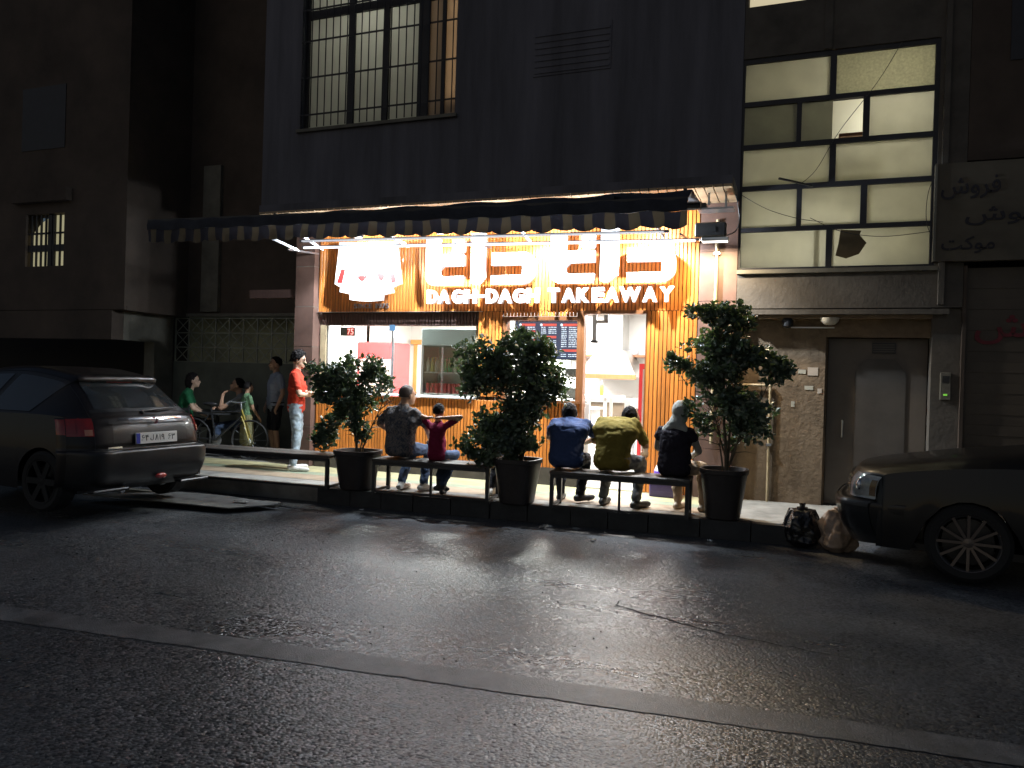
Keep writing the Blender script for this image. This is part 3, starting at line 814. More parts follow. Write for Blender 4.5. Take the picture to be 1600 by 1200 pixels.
# persian sign, heavy geometric letters
ps = thing('persian_sign', 'big white lit Persian letters above the English words', 'sign', (-3.25, -.02, 2.95))
def rrect(x0, x1, z0, z1, r=(.0, .0, .0, .0), n=6):
    """corners: bl, br, tr, tl radius"""
    P = []
    for (cx, cz, rr, a0) in ((x0 + r[0], z0 + r[0], r[0], 180), (x1 - r[1], z0 + r[1], r[1], 270), (x1 - r[2], z1 - r[2], r[2], 0), (x0 + r[3], z1 - r[3], r[3], 90)):
        if rr < 1e-4: P.append((cx, cz)); continue
        for k in range(n + 1):
            a = R(a0 + 90 * k / n); P.append((cx + rr * math.cos(a), cz + rr * math.sin(a)))
    return P
def Cshape(x0, x1, z0, zt, zb0, zb1, xi, mirror=False, top=None):
    pass
def dal(x0, x1):
    # open to the left: top arm, right bow, bottom arm
    o_ = [(x0, 0.0), (x1 - .17, 0.0)] + [(x1 - .17 + .17 * math.sin(R(a)), .17 - .17 * math.cos(R(a))) for a in range(15, 91, 15)]
    o_ += [(x1 - .17 + .17 * math.cos(R(a)), .27 + .17 * math.sin(R(a))) for a in range(0, 91, 15)] + [(x0, .44)]
    o_ += [(x0, .265), (x1 - .19, .265), (x1 - .17, .25), (x1 - .17, .14), (x1 - .19, .125), (x0, .125)]
    return o_
def alef(x0, x1): return [(x0, .03), (x0 + .06, 0.0), (x0 + .12, .01), (x1, .10), (x1, .72), (x0, .72)]
def ghain(x0, x1):
    xi = x0 + .21
    o_ = [(x1 - .02, 0.0), (x1 + .0, .125), (xi + .05, .125), (xi, .16), (xi, .215), (xi + .06, .27), (x1, .275), (x1, .43), (xi, .43), (xi, .66), (x0, .66), (x0, .12), (x0 + .04, .04), (x0 + .12, 0.0)]
    return o_
def put(poly, x): return [(a + 3.25, b) for a, b in poly]
for gx0, gx1, ax0, ax1, dx0, dx1 in ((-5.03, -4.43, -4.32, -4.12, -4.01, -3.38), (-3.15, -2.54, -2.46, -2.23, -2.10, -1.48)):
    for pl in (ghain(gx0, gx1), rrect(gx1 - .18, gx1, .46, .64, (.03, .04, .0, .0)), alef(ax0, ax1), dal(dx0, dx1)):
        bm = bmesh.new()
        vs = [bm.verts.new((a + 3.25, -.10, b)) for a, b in pl]
        f = bm.faces.new(vs)
        ex = bmesh.ops.extrude_face_region(bm, geom=[f])
        bmesh.ops.translate(bm, vec=(0, -.09, 0), verts=[g for g in ex['geom'] if isinstance(g, bmesh.types.BMVert)])
        bmesh.ops.recalc_face_normals(bm, faces=bm.faces)
        big = [q for q in bm.faces if len(q.verts) > 4]
        bmesh.ops.triangulate(bm, faces=big)
        me = bpy.data.meshes.new('letter'); bm.to_mesh(me); bm.free(); me.materials.append(M['letter'])
        obj('letter', me, ps)
        cx = sum(a for a, b in pl) / len(pl) + 3.25
    for x in (gx0 + .1, (ax0 + ax1) / 2, dx1 - .08):
        for z in (.1, .35): MB().tube([(x + 3.25, 0, z), (x + 3.25, -.12, z)], .01, 6).build('standoff', M['steel'], ps)

# ================================================================== AWNING, rails and floodlights
aw = thing('awning', 'dark retractable awning with scalloped tan striped valance over the shop', 'awning', (-4.7, -.9, 3.7))
AX = 4.7
cv = MB(); nx = 73
xa, xb = -8.37 + AX, -1.10 + AX
V = []; F = []
for i in range(nx + 1):
    x = xa + (xb - xa) * i / nx
    zf = 3.66 - .10 * i / nx - 3.7 + .01 * math.sin(i * 1.3)
    for (y, z) in ((0.0, .06), (-.4, .045 + .008 * math.sin(i)), (-.8, .02 + .012 * math.sin(i * .7)), (-1.1, zf)):
        V.append((x, y, z))
for i in range(nx):
    for j in range(3):
        a = i * 4 + j; F.append((a, a + 1, a + 5, a + 4))
cv.add(V, F)
cvo = cv.build('canopy', M['canvas'], aw, 60)
sm = cvo.modifiers.new('thick', 'SOLIDIFY'); sm.thickness = .006
def valance_mat():
    m, N, L, B = newmat('striped_valance')
    g = N.new('ShaderNodeNewGeometry'); sx = N.new('ShaderNodeSeparateXYZ'); L.new(g.outputs['Position'], sx.inputs[0])
    a = N.new('ShaderNodeMath'); a.operation = 'MULTIPLY'; a.inputs[1].default_value = 1 / .245; L.new(sx.outputs['X'], a.inputs[0])
    n_ = N.new('ShaderNodeTexNoise'); n_.inputs['Scale'].default_value = 1.4; L.new(g.outputs['Position'], n_.inputs['Vector'])
    a1 = N.new('ShaderNodeMath'); a1.operation = 'ADD'; L.new(a.outputs[0], a1.inputs[0]); L.new(n_.outputs['Fac'], a1.inputs[1])
    fr_ = N.new('ShaderNodeMath'); fr_.operation = 'FRACT'; L.new(a1.outputs[0], fr_.inputs[0])
    gt = N.new('ShaderNodeMath'); gt.operation = 'GREATER_THAN'; gt.inputs[1].default_value = .58; L.new(fr_.outputs[0], gt.inputs[0])
    mx = N.new('ShaderNodeMix'); mx.data_type = 'RGBA'; mx.inputs[6].default_value = (.03, .03, .04, 1); mx.inputs[7].default_value = (.11, .09, .058, 1)
    L.new(gt.outputs[0], mx.inputs[0]); L.new(mx.outputs[2], B.inputs['Base Color']); B.inputs['Roughness'].default_value = .9
    t = N.new('ShaderNodeBsdfTranslucent'); L.new(mx.outputs[2], t.inputs[0])
    ms = N.new('ShaderNodeMixShader'); ms.inputs[0].default_value = .12
    L.new(B.outputs[0], ms.inputs[1]); L.new(t.outputs[0], ms.inputs[2]); L.new(ms.outputs[0], N['Material Output'].inputs[0])
    return m
vl = MB(); V = []; F = []
nx = 360
for i in range(nx + 1):
    t = i / nx; x = xa + (xb - xa) * t
    zt = 3.66 - .10 * t - 3.7 + .01 * math.sin(t * 73 * 1.3)
    drop = .15 + .035 * abs(math.sin(t * math.pi * 30)) + .01 * noise.noise((x * 2, 0, 0))
    for j in range(5):
        u = j / 4
        V.append((x, -1.1 - .016 * math.sin(x * 26) * u + .03 * noise.noise((x * 3, u, 2)) * u, zt - .125 - drop * u))
for i in range(nx):
    for j in range(4):
        a = i * 5 + j; F.append((a, a + 1, a + 6, a + 5))
vl.add(V, F)
vo = vl.build('valance', valance_mat(), aw, 60)
ub = MB(); V = []; F = []
for i in range(nx + 1):
    t = i / nx; x = xa + (xb - xa) * t
    zt = 3.66 - .10 * t - 3.7 + .01 * math.sin(t * 73 * 1.3)
    for j, (dy, dz) in enumerate(((0, .0), (-.012, -.06), (-.006, -.128))):
        V.append((x, -1.112 + dy + .012 * noise.noise((x * 4, j, 9)), zt + dz))
F = [(i * 3 + j, i * 3 + j + 1, i * 3 + j + 4, i * 3 + j + 3) for i in range(nx) for j in range(2)]
ub.add(V, F).build('valance_hem', M['canvas'], aw, 60)
MB().bar((xa, -1.085, -.045), (xb, -1.085, -.145), .05, .045).build('front_bar', M['black'], aw)
MB().tube([(-7.45 + AX, -.02, .03), (-1.10 + AX, -.02, .03)], .05, 12).build('roller', M['black'], aw, 40)
for x in (-7.2, -1.3):
    MB().bar((x + AX, .02, .03), (x + AX, .10, .26), .04).build('bracket', M['black'], aw)
for x in (-6.6, -4.3, -1.9):
    MB().bar((x + AX, -.06, .0), (x + AX + .25, -.55, -.05), .04, .03).build('arm', M['black'], aw)
    MB().bar((x + AX + .25, -.55, -.05), (x + AX, -1.07, -.08), .035, .03).build('arm', M['black'], aw)
# rail frame in front of the fascia
rf = thing('light_rail', 'galvanised rail frame carrying the floodlights under the awning', 'rail', (-4.1, 0, 3.5))
MB().bar((-2.65, -.76, -.036), (2.98, -.76, -.137), .03, .035).build('rail', M['steel'], rf)
MB().bar((-2.5, -1.02, .0), (2.66, -1.02, -.075), .03, .035).build('rail', M['steel'], rf)
MB().tube([(-2.6, -.792, -.052), (2.93, -.792, -.152)], .014, 8).build('led_tube', emit('led_tube_glow', (.92, .95, 1), 3.2), rf, 60)
MB().tube([(-2.45, -1.05, -.008), (2.6, -1.05, -.083)], .009, 8).build('led_tube', emit('led_tube_dim', (.85, .9, 1), .7), rf, 60)
for x0, x1 in ((-3.15, -2.85), (-2.55, -2.42), (-1.28, -1.02), (.72, .78), (2.42, 2.52)):
    MB().bar((x0, -1.15, .14), (x1, -.58, -.05), .028, .035).build('arm', M['steel'], rf)
for x in (-2.9, 0.0, 2.75):
    MB().bar((x, -.76, -.06), (x, -.015, .0), .025).build('bracket', M['steel'], rf)
FX = [-5.92, -4.55, -3.15, -1.80]
FL = ['floodlight above the logo board', 'floodlight above the left Persian word', 'floodlight above the gap between the Persian words', 'floodlight above the right end of the Persian sign']
for x, lab in zip(FX, FL):
    t = thing('floodlight', lab, 'lamp', (x, -.60, 3.66), group='floodlights under the awning')
    Mx = Matrix.Rotation(R(-50), 4, 'X')
    MB().box(-.11, .11, -.03, .03, -.08, .08, M=Mx, bev=.01).build('housing', M['dark'], t)
    MB().box(-.095, .095, .031, .034, -.065, .065, M=Mx).build('lens', M['lamp'], t)
    MB().bar((0, -.02, .05), (0, -.02, .30), .02).build('bracket', M['steel'], t)
    d = bpy.data.lights.new('flood', 'POINT'); d.energy = FLOOD_W; d.shadow_soft_size = .04; d.color = COOL
    lo = bpy.data.objects.new('flood', d); COL.objects.link(lo); lo.parent = t
    lo.location = (0, .03, -.125)
    d = bpy.data.lights.new('beam', 'SPOT'); d.energy = BEAM_W; d.shadow_soft_size = .03; d.color = COOL; d.spot_size = R(128); d.spot_blend = .35
    lo = bpy.data.objects.new('beam', d); COL.objects.link(lo); lo.parent = t
    lo.location = (0, .03, -.125); lo.rotation_euler = (R(28), 0, 0)
# lit strip fixture at the right end, under the eave
t = thing('strip_light', 'lit white strip light at the right end of the awning rail', 'lamp', (-.98, -.40, 3.40))
MB().box(-.16, .16, -.05, .05, .0, .05, bev=.008).build('housing', M['alu'], t)
MB().box(-.15, .15, -.045, .045, -.006, -.001).build('diffuser', emit('strip_glow', (1, .97, .9), 3), t)
d = bpy.data.lights.new('strip', 'AREA'); d.shape = 'RECTANGLE'; d.size = .3; d.size_y = .09; d.energy = 48; d.color = (1, .76, .46)
lo = bpy.data.objects.new('strip', d); COL.objects.link(lo); lo.parent = t; lo.location = (0, 0, -.012)
jb = thing('junction_box', 'dark junction box on the rail above the lit strip light', 'box', (-1.02, -.40, 3.45))
MB().box(-.20, .17, -.07, .07, .002, .18, bev=.015).build('case', M['dark'], jb)
MB().box(-.05, .05, -.074, -.0705, .06, .12).build('cover', M['black'], jb)
cable('grey cable curving from the junction box up to the eave', [(-.85, -.40, 3.47), (-.74, -.40, 3.52), (-.70, -.4, 3.66), (-.72, -.4, 3.82), (-.75, -.4, 3.96)], .008)
t = thing('bracket_shelf', 'small steel bracket shelf under the right end of the eave', 'bracket', (-.95, -.55, 3.74))
MB().box(-.22, .20, -.12, .10, 0, .02).build('plate', M['steel'], t)
MB().box(-.22, -.12, -.12, .10, .021, .08).build('case', M['dark'], t)
MB().bar((.1, .0, .02), (.1, .0, .225), .025).build('hanger', M['steel'], t)
MB().bar((-.1, .0, .08), (-.1, .0, .225), .025).build('hanger', M['steel'], t)


# ================================================================== INSIDE THE SHOP
def furn(name, label, cat, loc=(0, 0, 0), group=None): return thing(name, label, cat, loc, group=group)
f = furn('red_cabinet', 'tall red drinks cabinet behind the left end of the shop window', 'cabinet', (-6.93, 1.95, .208))
MB().box(-.37, .37, -.3, .3, 0, 2.02, bev=.02).build('body', M['red'], f)
MB().box(-.32, .32, -.306, -.301, .45, 1.72).build('door_glass', mat('pinkish_glass', (.72, .55, .52), .15), f)
for z in (.75, 1.05, 1.35): MB().box(-.31, .31, -.318, -.307, z, z + .02).build('shelf', M['white'], f)
for i in range(5):
    MB().lathe([(.03, 0), (.032, .12), (.012, .18), (.012, .21)], 10, (-.24 + i * .12, -.345, 1.07)).build('bottle', M['white'] if i % 2 else M['pipe'], f, 40)
f = furn('wooden_door', 'orange framed white door at the back of the shop', 'door', (-6.86, 3.55, .208))
MB().box(-.31, -.24, -.04, .04, 0, 2.08).build('jamb', M['orange'], f)
MB().box(.24, .31, -.04, .04, 0, 2.08).build('jamb', M['orange'], f)
MB().box(-.37, .37, -.06, .04, 2.081, 2.17).build('head', M['orange'], f)
MB().box(-.24, .24, -.01, .03, 0, 2.08).build('leaf', M['white'], f)
MB().sphere((.19, -.03, 1.0), .025).build('knob', M['alu'], f)
f = furn('drinks_fridge', 'glass fronted drinks fridge with grey top behind the shop window', 'fridge', (-5.15, 1.25, .208))
MB().box(-.52, .52, .28, .32, 0, 2.2).build('back', M['white'], f)
for x in (-.52, .48): MB().box(x, x + .04, -.28, .28, 0, 2.2).build('side', M['grey'], f)
MB().box(-.52, .52, -.29, .28, 1.94, 2.21, bev=.01).build('top_sign', mat('grey_green_panel', (.16, .21, .21), .4), f)
MB().box(-.52, .52, -.28, .28, 0, .25).build('base', M['grey'], f)
MB().box(-.475, .475, -.28, -.274, .26, 1.93).build('door_glass', M['glass'], f)
for z in (.55, .87, 1.155, 1.5): MB().box(-.475, .475, -.25, .27, z, z + .018).build('shelf', M['white'], f)
bg = mat('green_bottle', (.03, .30, .12), .2); bc = mat('clear_bottle', (.55, .6, .52), .2); br = mat('red_can', (.5, .04, .04), .3); by = mat('yellow_bottle', (.55, .5, .12), .25)
bmesh_ = {}
for nm, m in (('g', bg), ('c', bc), ('r', br), ('y', by)):
    prof = [(.034, 0), (.036, .02), (.036, .15), (.014, .20), (.014, .235)] if nm != 'r' else [(.03, 0), (.033, .01), (.033, .15), (.028, .165)]
    bmesh_[nm] = MB().lathe(prof, 12).mesh('bottle', m, 40)
for z, row in ((1.173, 'rrrrrrrrrrgg'), (1.518, 'cyccggcgggyg'), (.888, 'ccgrryccggrr')):
    for i, c in enumerate(row):
        for dy in (0, .1): obj('can' if c == 'r' else 'bottle', bmesh_[c], f, loc=(-.43 + i * .078, -.2 + dy, z))
f = furn('counter', 'white counter standing behind the serving window', 'counter', (-3.35, .95, .208))
MB().box(-.6, .6, -.25, .25, 0, 1.02).build('body', M['white'], f)
MB().box(-.64, .64, -.29, .29, 1.021, 1.06, bev=.006).build('top', M['inox'], f)
f = furn('cash_register', 'grey cash register on the counter behind the serving window', 'cash register', (-3.05, .85, 1.269))
MB().box(-.15, .15, -.14, .14, 0, .10, bev=.01).build('base', M['grey'], f)
MB().box(-.12, .12, -.06, .0, .12, .28, bev=.01).build('display', M['grey'], f)
MB().box(-.02, .02, -.05, -.01, .10, .121).build('neck', M['dark'], f)
f = furn('grey_router', 'small grey box fixed on the wall below the menu screen', 'box', (-3.05, .62, 1.70))
MB().box(-.09, .09, -.03, .03, 0, .13, bev=.01).build('case', M['grey'], f)
MB().bar((0, .0, .128), (0, .0, .30), .012).build('hanger', M['alu'], f)
# menu screen, hung from the ceiling behind the serving window
f = furn('menu_screen', 'dark menu screen with red headings behind the serving window', 'screen', (-3.37, .42, 1.94))
MB().box(-.50, .50, 0, .05, 0, .56, bev=.008).build('case', M['dark'], f)
MB().box(-.485, .485, -.004, -.001, .015, .545).build('display', M['screen'], f)
for x in (-.3, .3): MB().bar((x, .03, .55), (x, .03, .96), .025).build('hanger', M['alu'], f)
rr = random.Random(3)
disp = []
def line(mb, x0, x1, z, h):
    x = x0
    while x < x1 - .01:
        w = rr.uniform(.012, .05); e = min(x + w, x1)
        mb.box(x, e, -.0075, -.0045, z - h / 2 + rr.uniform(-.002, .002), z + h / 2 + rr.uniform(-.002, .002)); x = e + rr.uniform(.004, .01)
wl = MB(); rl = MB()
for cx, heads in ((-.39, (.50, .40, .285)), (-.07, (.50, .325)), (.235, (.50, .135))):
    for hz in heads: rl.box(cx, cx + .21, -.0072, -.0046, hz - .017, hz + .017); line(wl, cx + .08, cx + .2, hz, .012) if False else None
    z = .465
    while z > .03:
        if all(abs(z - h_) > .03 for h_ in heads):
            line(wl, cx - .02, cx + .06, z, .011); line(wl, cx + .09, cx + .21, z, .011)
        z -= .0275
    for hz in heads: wl.lathe([(.0, 0), (.02, 0), (.02, .003), (0, .003)], 10, M=Matrix.Translation((cx - .02, -.0045, hz)) @ Matrix.Rotation(R(90), 4, 'X'))
rl.build('headings', M['scr_r'], f)
wl.build('menu_lines', M['scr_w'], f)
# LED queue display
f = furn('number_display', 'small red LED number display showing 75 inside the shop window', 'display', (-6.55, .16, 2.24))
MB().box(-.13, .13, 0, .04, 0, .135, bev=.006).build('case', M['dark'], f)
MB().box(-.12, .0, -.003, -.001, .01, .125).build('cover', M['grey'], f)
MB().box(.001, .122, -.003, -.001, .01, .125).build('led_field', emit('led_field', (.5, .02, .02), .8), f)
place_text('digit', '7', .008, .058, .022, .112, -.0035, emit('led_digit', (1, .45, .4), 2.2), f, .003, .01)
place_text('digit', '5', .066, .116, .022, .112, -.0035, bpy.data.materials['led_digit'], f, .003, .01)
for x in (-.1, .1): MB().bar((x, .02, .13), (x, .02, .655), .008).build('hanger', M['alu'], f)
f = furn('window_sticker', 'small blue sticker on top of the shop window glass', 'sticker', (-5.71, .082, 2.32))
MB().box(-.05, .05, -.002, 0, 0, .09).build('sheet', mat('blue_sticker', (.12, .25, .42), .5), f)
# behind the doorway: hood, worktop, oven, bracket, bottle
f = furn('extractor_hood', 'steel extractor hood at the back of the shop seen through the doorway', 'hood', (-2.95, 3.0, 1.75))
v = [(-.55, -.45, 0), (.45, -.45, 0), (.45, .5, 0), (-.55, .5, 0), (-.3, -.15, .45), (.2, -.15, .45), (.2, .5, .45), (-.3, .5, .45)]
MB().add(v, [(3, 2, 1, 0), (4, 5, 6, 7), (0, 1, 5, 4), (1, 2, 6, 5), (2, 3, 7, 6), (3, 0, 4, 7)]).build('canopy', M['inox'], f)
MB().box(-.2, .12, -.05, .5, .451, 1.149).build('duct', M['inox'], f)
MB().box(-.56, .46, -.47, -.451, -.05, .03).build('lip', M['trim'], f)
f = furn('oven', 'dark fronted oven on legs at the back of the shop', 'oven', (-2.95, 2.75, .208))
MB().box(-.42, .42, -.3, .35, .55, 1.18, bev=.015).build('body', M['inox'], f)
MB().box(-.36, .30, -.31, -.301, .64, 1.10).build('door', mat('oven_glass', (.10, .075, .05), .2), f)
MB().bar((-.34, -.34, 1.12), (.28, -.34, 1.12), .02).build('handle', M['steel'], f)
for x in (-.36, .36):
    for y in (-.24, .28): MB().bar((x, y, 0), (x, y, .55), .04).build('leg', M['steel'], f)
f = furn('worktable', 'narrow white work table inside the doorway', 'table', (-2.86, 1.75, .208))
MB().box(-.3, .32, -.25, .25, 1.19, 1.225, bev=.005).build('top', M['white'], f)
for x in (-.26, .1): MB().bar((x, -.2, 0), (x, -.2, 1.19), .045).build('leg', M['white'], f); MB().bar((x, .2, 0), (x, .2, 1.19), .045).build('leg', M['white'], f)
MB().box(-.28, .3, -.23, .23, .5, .525).build('shelf', M['inox'], f)
f = furn('squeeze_bottle', 'green squeeze bottle standing on the white work table', 'bottle', (-2.86, 1.7, 1.434))
MB().lathe([(.035, 0), (.037, .01), (.036, .15), (.012, .18), (.006, .22)], 14).build('body', mat('lime_plastic', (.45, .62, .04), .4), f, 40)
MB().lathe([(.013, .181), (.016, .19), (.004, .235)], 10).build('nozzle', M['white'], f, 40)
f = furn('red_door', 'narrow red frame standing inside the doorway at the right', 'frame', (-1.86, 1.15, .208))
MB().box(-.30, -.25, -.03, .03, 0, 1.72).build('upright', M['red'], f)
MB().box(-.25, .25, -.03, .03, 1.64, 1.72).build('head', M['red'], f)
MB().box(-.25, .25, -.01, .01, .05, 1.64).build('panel', M['white'], f)
MB().tube([(-.33, -.03, .75), (-.36, -.06, .8), (-.36, -.06, 1.0), (-.33, -.03, 1.05)], .015, 8).build('handle', M['red'], f)
f = furn('ceiling_bracket', 'grey steel bracket hanging from the shop ceiling behind the doorway', 'bracket', (-2.78, .85, 2.25))
MB().box(-.03, .03, -.03, .03, 0, .645).build('post', M['grey'], f)
MB().box(.031, .2, -.02, .02, .25, .29).build('arm', M['grey'], f)
MB().box(.14, .2, -.03, .03, .291, .645).build('post', M['grey'], f)
MB().box(-.05, .05, -.05, .05, -.04, -.001).build('foot', M['dark'], f)
f = furn('wall_shelf', 'long dark wall shelf at the back of the shop behind the doorway', 'shelf', (-3.0, 3.45, 2.1))
MB().box(-1.0, 1.5, -.14, .14, 0, .04).build('board', M['trim'], f)
for i, (x, c) in enumerate(((-.35, (.7, .7, .68)), (-.05, (.55, .62, .2)), (.25, (.65, .66, .7)), (.7, (.6, .55, .45)))):
    MB().lathe([(.09, .041), (.11, .06), (.12, .12), (.0, .16)], 14, (x, 0, 0)).build('bowl', mat('bowl%d' % i, c, .4), f, 40)

# ================================================================== BENCHES
def bench(label, x0, x1, yf, yb, dy, legs):
    """seat of two planks on a black frame; front edge yf, back edge yb, dy: skew along the street"""
    b = thing('bench', label, 'bench', ((x0 + x1) / 2, (yf + yb) / 2, .204), math.atan(.05), group='benches along the kerb')
    L2 = (x1 - x0) / 2; D2 = (yb - yf) / 2
    wood = M['bench_wood']
    MB().box(-L2, L2, -D2, -.006, .385, .42, bev=.006).build('seat_plank', wood, b)
    MB().box(-L2, L2, .006, D2, .385, .42, bev=.006).build('seat_plank', wood, b)
    MB().box(-L2 + .01, L2 - .01, -D2 + .01, -D2 + .045, .345, .384).build('apron', M['black'], b)
    MB().box(-L2 + .01, L2 - .01, D2 - .045, D2 - .01, .345, .384).build('apron', M['black'], b)
    for x in (-L2 + .03, L2 - .03):
        for y in (-D2 + .03, D2 - .03): MB().bar((x, y, 0), (x, y, .345), .042).build('leg', M['black'], b)
        MB().bar((x, -D2 + .052, .03), (x, D2 - .052, .03), .03).build('rail', M['black'], b)
    if legs: MB().bar((.02, -D2 + .03, 0), (.02, -D2 + .03, .345), .025).build('leg', M['black'], b)
    MB().bar((-L2 + .052, -D2 + .03, .025), (L2 - .052, -D2 + .03, .025), .025).build('rail', M['black'], b)
    return b
M['bench_wood'] = mat('bench_dark_wood', (.055, .047, .04), .5, var=.3, scale=6, stretch=(.6, 6, 6), bump=.2, bscale=30)
bench('black bench without sitters behind the parked hatchback', -7.75, -5.40, -2.02, -1.55, 0, False)
bench('black bench with the man in patterned shirt and the boy', -4.83, -3.30, -1.86, -1.42, 0, True)
bench('black bench with three people sitting in front of the doorway', -2.58, -1.03, -1.78, -1.34, 0, True)

# ================================================================== PLANTERS WITH SHRUBS
def shrub(label, loc, lobes, r_top, h, seed, stems, shift=.1):
    t = thing('potted_shrub', label, 'potted shrub', loc, group='potted shrubs along the kerb')
    rn = random.Random(seed)
    rb_ = r_top * .70
    MB().lathe([(rb_ - .02, 0), (rb_, .015), (r_top * .95, h - .05), (r_top, h - .045), (r_top, h), (r_top - .03, h), (r_top - .04, h - .06), (0, h - .06)], 32, sq=3.2).build('pot', M['pot'], t, 35)
    MB().lathe([(0, h - .045), (r_top - .05, h - .05)], 24, sq=3.2).build('soil', M['soil'], t)
    st_ = MB()
    for (tx, ty, tz, r0) in stems:
        bx, by = rn.uniform(-.05, .05), rn.uniform(-.05, .05)
        P = []
        for k in range(9):
            u = k / 8
            P.append((bx + (tx - bx) * u ** 1.3 + .03 * noise.noise((u * 4, seed, tx)), by + (ty - by) * u ** 1.3 + .03 * noise.noise((u * 4, tx, seed)), h - .06 + (tz - h + .06) * u))
        st_.tube(P, [r0 * (1 - .75 * k / 8) for k in range(9)], 6)
        for k in range(3, 9):
            for _ in range(3):
                p = Vector(P[k]); d = Vector((rn.uniform(-1, 1), rn.uniform(-1, 1), rn.uniform(-.1, .9))).normalized() * rn.uniform(.12, .28)
                st_.tube([p, p + d * .55 + Vector((0, 0, .02)), p + d], [.006, .004, .002], 4)
    st_.build('stem', M['bark'], t, 50)
    V = []; F = []
    def leaf(p, d, s):
        d = d.normalized()
        u = Vector((rn.uniform(-1, 1), rn.uniform(-1, 1), rn.uniform(-.2, 1))).normalized()
        x = d.cross(u)
        if x.length < 1e-3: return
        x = x.normalized(); nrm = x.cross(d)
        o = len(V); w = s * .30
        V.extend([p, p + d * s * .35 + x * w - nrm * s * .0, p + d * s * .75 + x * w * .75, p + d * s, p + d * s * .75 - x * w * .75, p + d * s * .35 - x * w, p + d * s * .35 - nrm * s * .09, p + d * s * .75 - nrm * s * .09])
        F.extend([(o, o + 1, o + 6), (o + 1, o + 2, o + 7, o + 6), (o + 2, o + 3, o + 7), (o + 3, o + 4, o + 7), (o + 4, o + 5, o + 6, o + 7), (o + 5, o, o + 6)])
    for (cx, cy, cz, rx, ry, rz, nt) in lobes:
        cx -= shift
        sub = []
        for _ in range(max(5, nt // 13)):
            q = Vector((rn.gauss(0, 1), rn.gauss(0, 1), rn.gauss(0, 1))).normalized() * rn.uniform(.35, .88)
            sub.append((q, rn.uniform(.14, .30)))
        for _ in range(nt):
            # a twig tip with a tuft of leaves, gathered round the ends of side branches
            q, sr = rn.choice(sub)
            q = q + Vector((rn.gauss(0, sr), rn.gauss(0, sr), rn.gauss(0, sr)))
            c = Vector((cx + q.x * rx, cy + q.y * ry, cz + q.z * rz))
            tip = (Vector((q.x * rx, q.y * ry, q.z * rz)).normalized() * .7 + Vector((0, 0, .5)) + Vector((rn.uniform(-.6, .6),) * 3)).normalized()
            for k in range(rn.randint(4, 7)):
                d = (tip * .5 + Vector((rn.gauss(0, 1), rn.gauss(0, 1), rn.gauss(0, .7)))).normalized()
                leaf(c + Vector((rn.uniform(-.03, .03), rn.uniform(-.03, .03), rn.uniform(-.04, .04))), d, rn.uniform(.05, .09))
    me = bpy.data.meshes.new('crown'); me.from_pydata([tuple(p) for p in V], [], F); me.materials.append(M['leaf'])
    obj('crown', me, t)
    return t
shrub('loose potted shrub beside the man in the red shirt', (-5.13, -1.70, .204),
      [(-.30, 0, 1.38, .26, .25, .26, 150), (.12, .0, 1.42, .30, .26, .24, 170), (.40, 0, 1.38, .18, .2, .18, 70), (-.05, 0, 1.12, .36, .28, .2, 130), (-.18, .0, .82, .28, .24, .26, 95), (.22, 0, .85, .2, .2, .25, 55), (-.28, 0, .62, .18, .2, .12, 50)],
      .275, .49, 11, [(-.3, 0, 1.3, .014), (.1, 0, 1.45, .014), (.35, .05, 1.2, .012), (-.1, 0, 1.0, .012), (.05, .1, 1.2, .011)], shift=.19)
shrub('dense bushy potted shrub in front of the menu screen', (-3.0, -1.66, .204),
      [(-.36, 0, 1.62, .36, .3, .32, 250), (.05, 0, 1.80, .3, .28, .24, 160), (.32, 0, 1.66, .34, .3, .26, 190), (.45, 0, 1.38, .26, .28, .22, 130), (.10, .05, 1.32, .33, .3, .25, 170), (-.45, 0, 1.36, .25, .25, .22, 90), (.06, .0, 1.02, .28, .26, .22, 150), (-.16, -.05, .78, .40, .32, .26, 260), (.1, -.05, .74, .28, .26, .2, 110), (-.34, -.05, .60, .24, .2, .16, 90)],
      .265, .52, 23, [(-.3, 0, 1.55, .02), (.2, 0, 1.65, .02), (.38, .05, 1.4, .015), (0, 0, 1.2, .015), (-.2, 0, .9, .012)])
shrub('tall open potted shrub to the right of the shop', (-.70, -1.45, .204),
      [(-.12, 0, 2.22, .20, .2, .15, 60), (.14, 0, 2.17, .24, .22, .14, 85), (-.05, .05, 1.85, .34, .28, .18, 170), (.36, .05, 1.78, .28, .24, .15, 120), (.62, .05, 1.62, .18, .2, .14, 75), (-.42, 0, 1.66, .15, .18, .12, 50), (-.05, 0, 1.55, .30, .26, .2, 150), (.15, 0, 1.28, .27, .25, .22, 130), (.38, 0, 1.12, .24, .24, .2, 110), (.30, 0, .92, .22, .2, .14, 60), (-.18, 0, 1.1, .15, .18, .22, 45)],
      .255, .54, 37, [(-.1, 0, 2.15, .02), (.15, .05, 2.1, .018), (.5, .05, 1.6, .015), (-.35, 0, 1.6, .013), (.3, 0, 1.1, .012), (-.12, 0, 1.3, .012)])

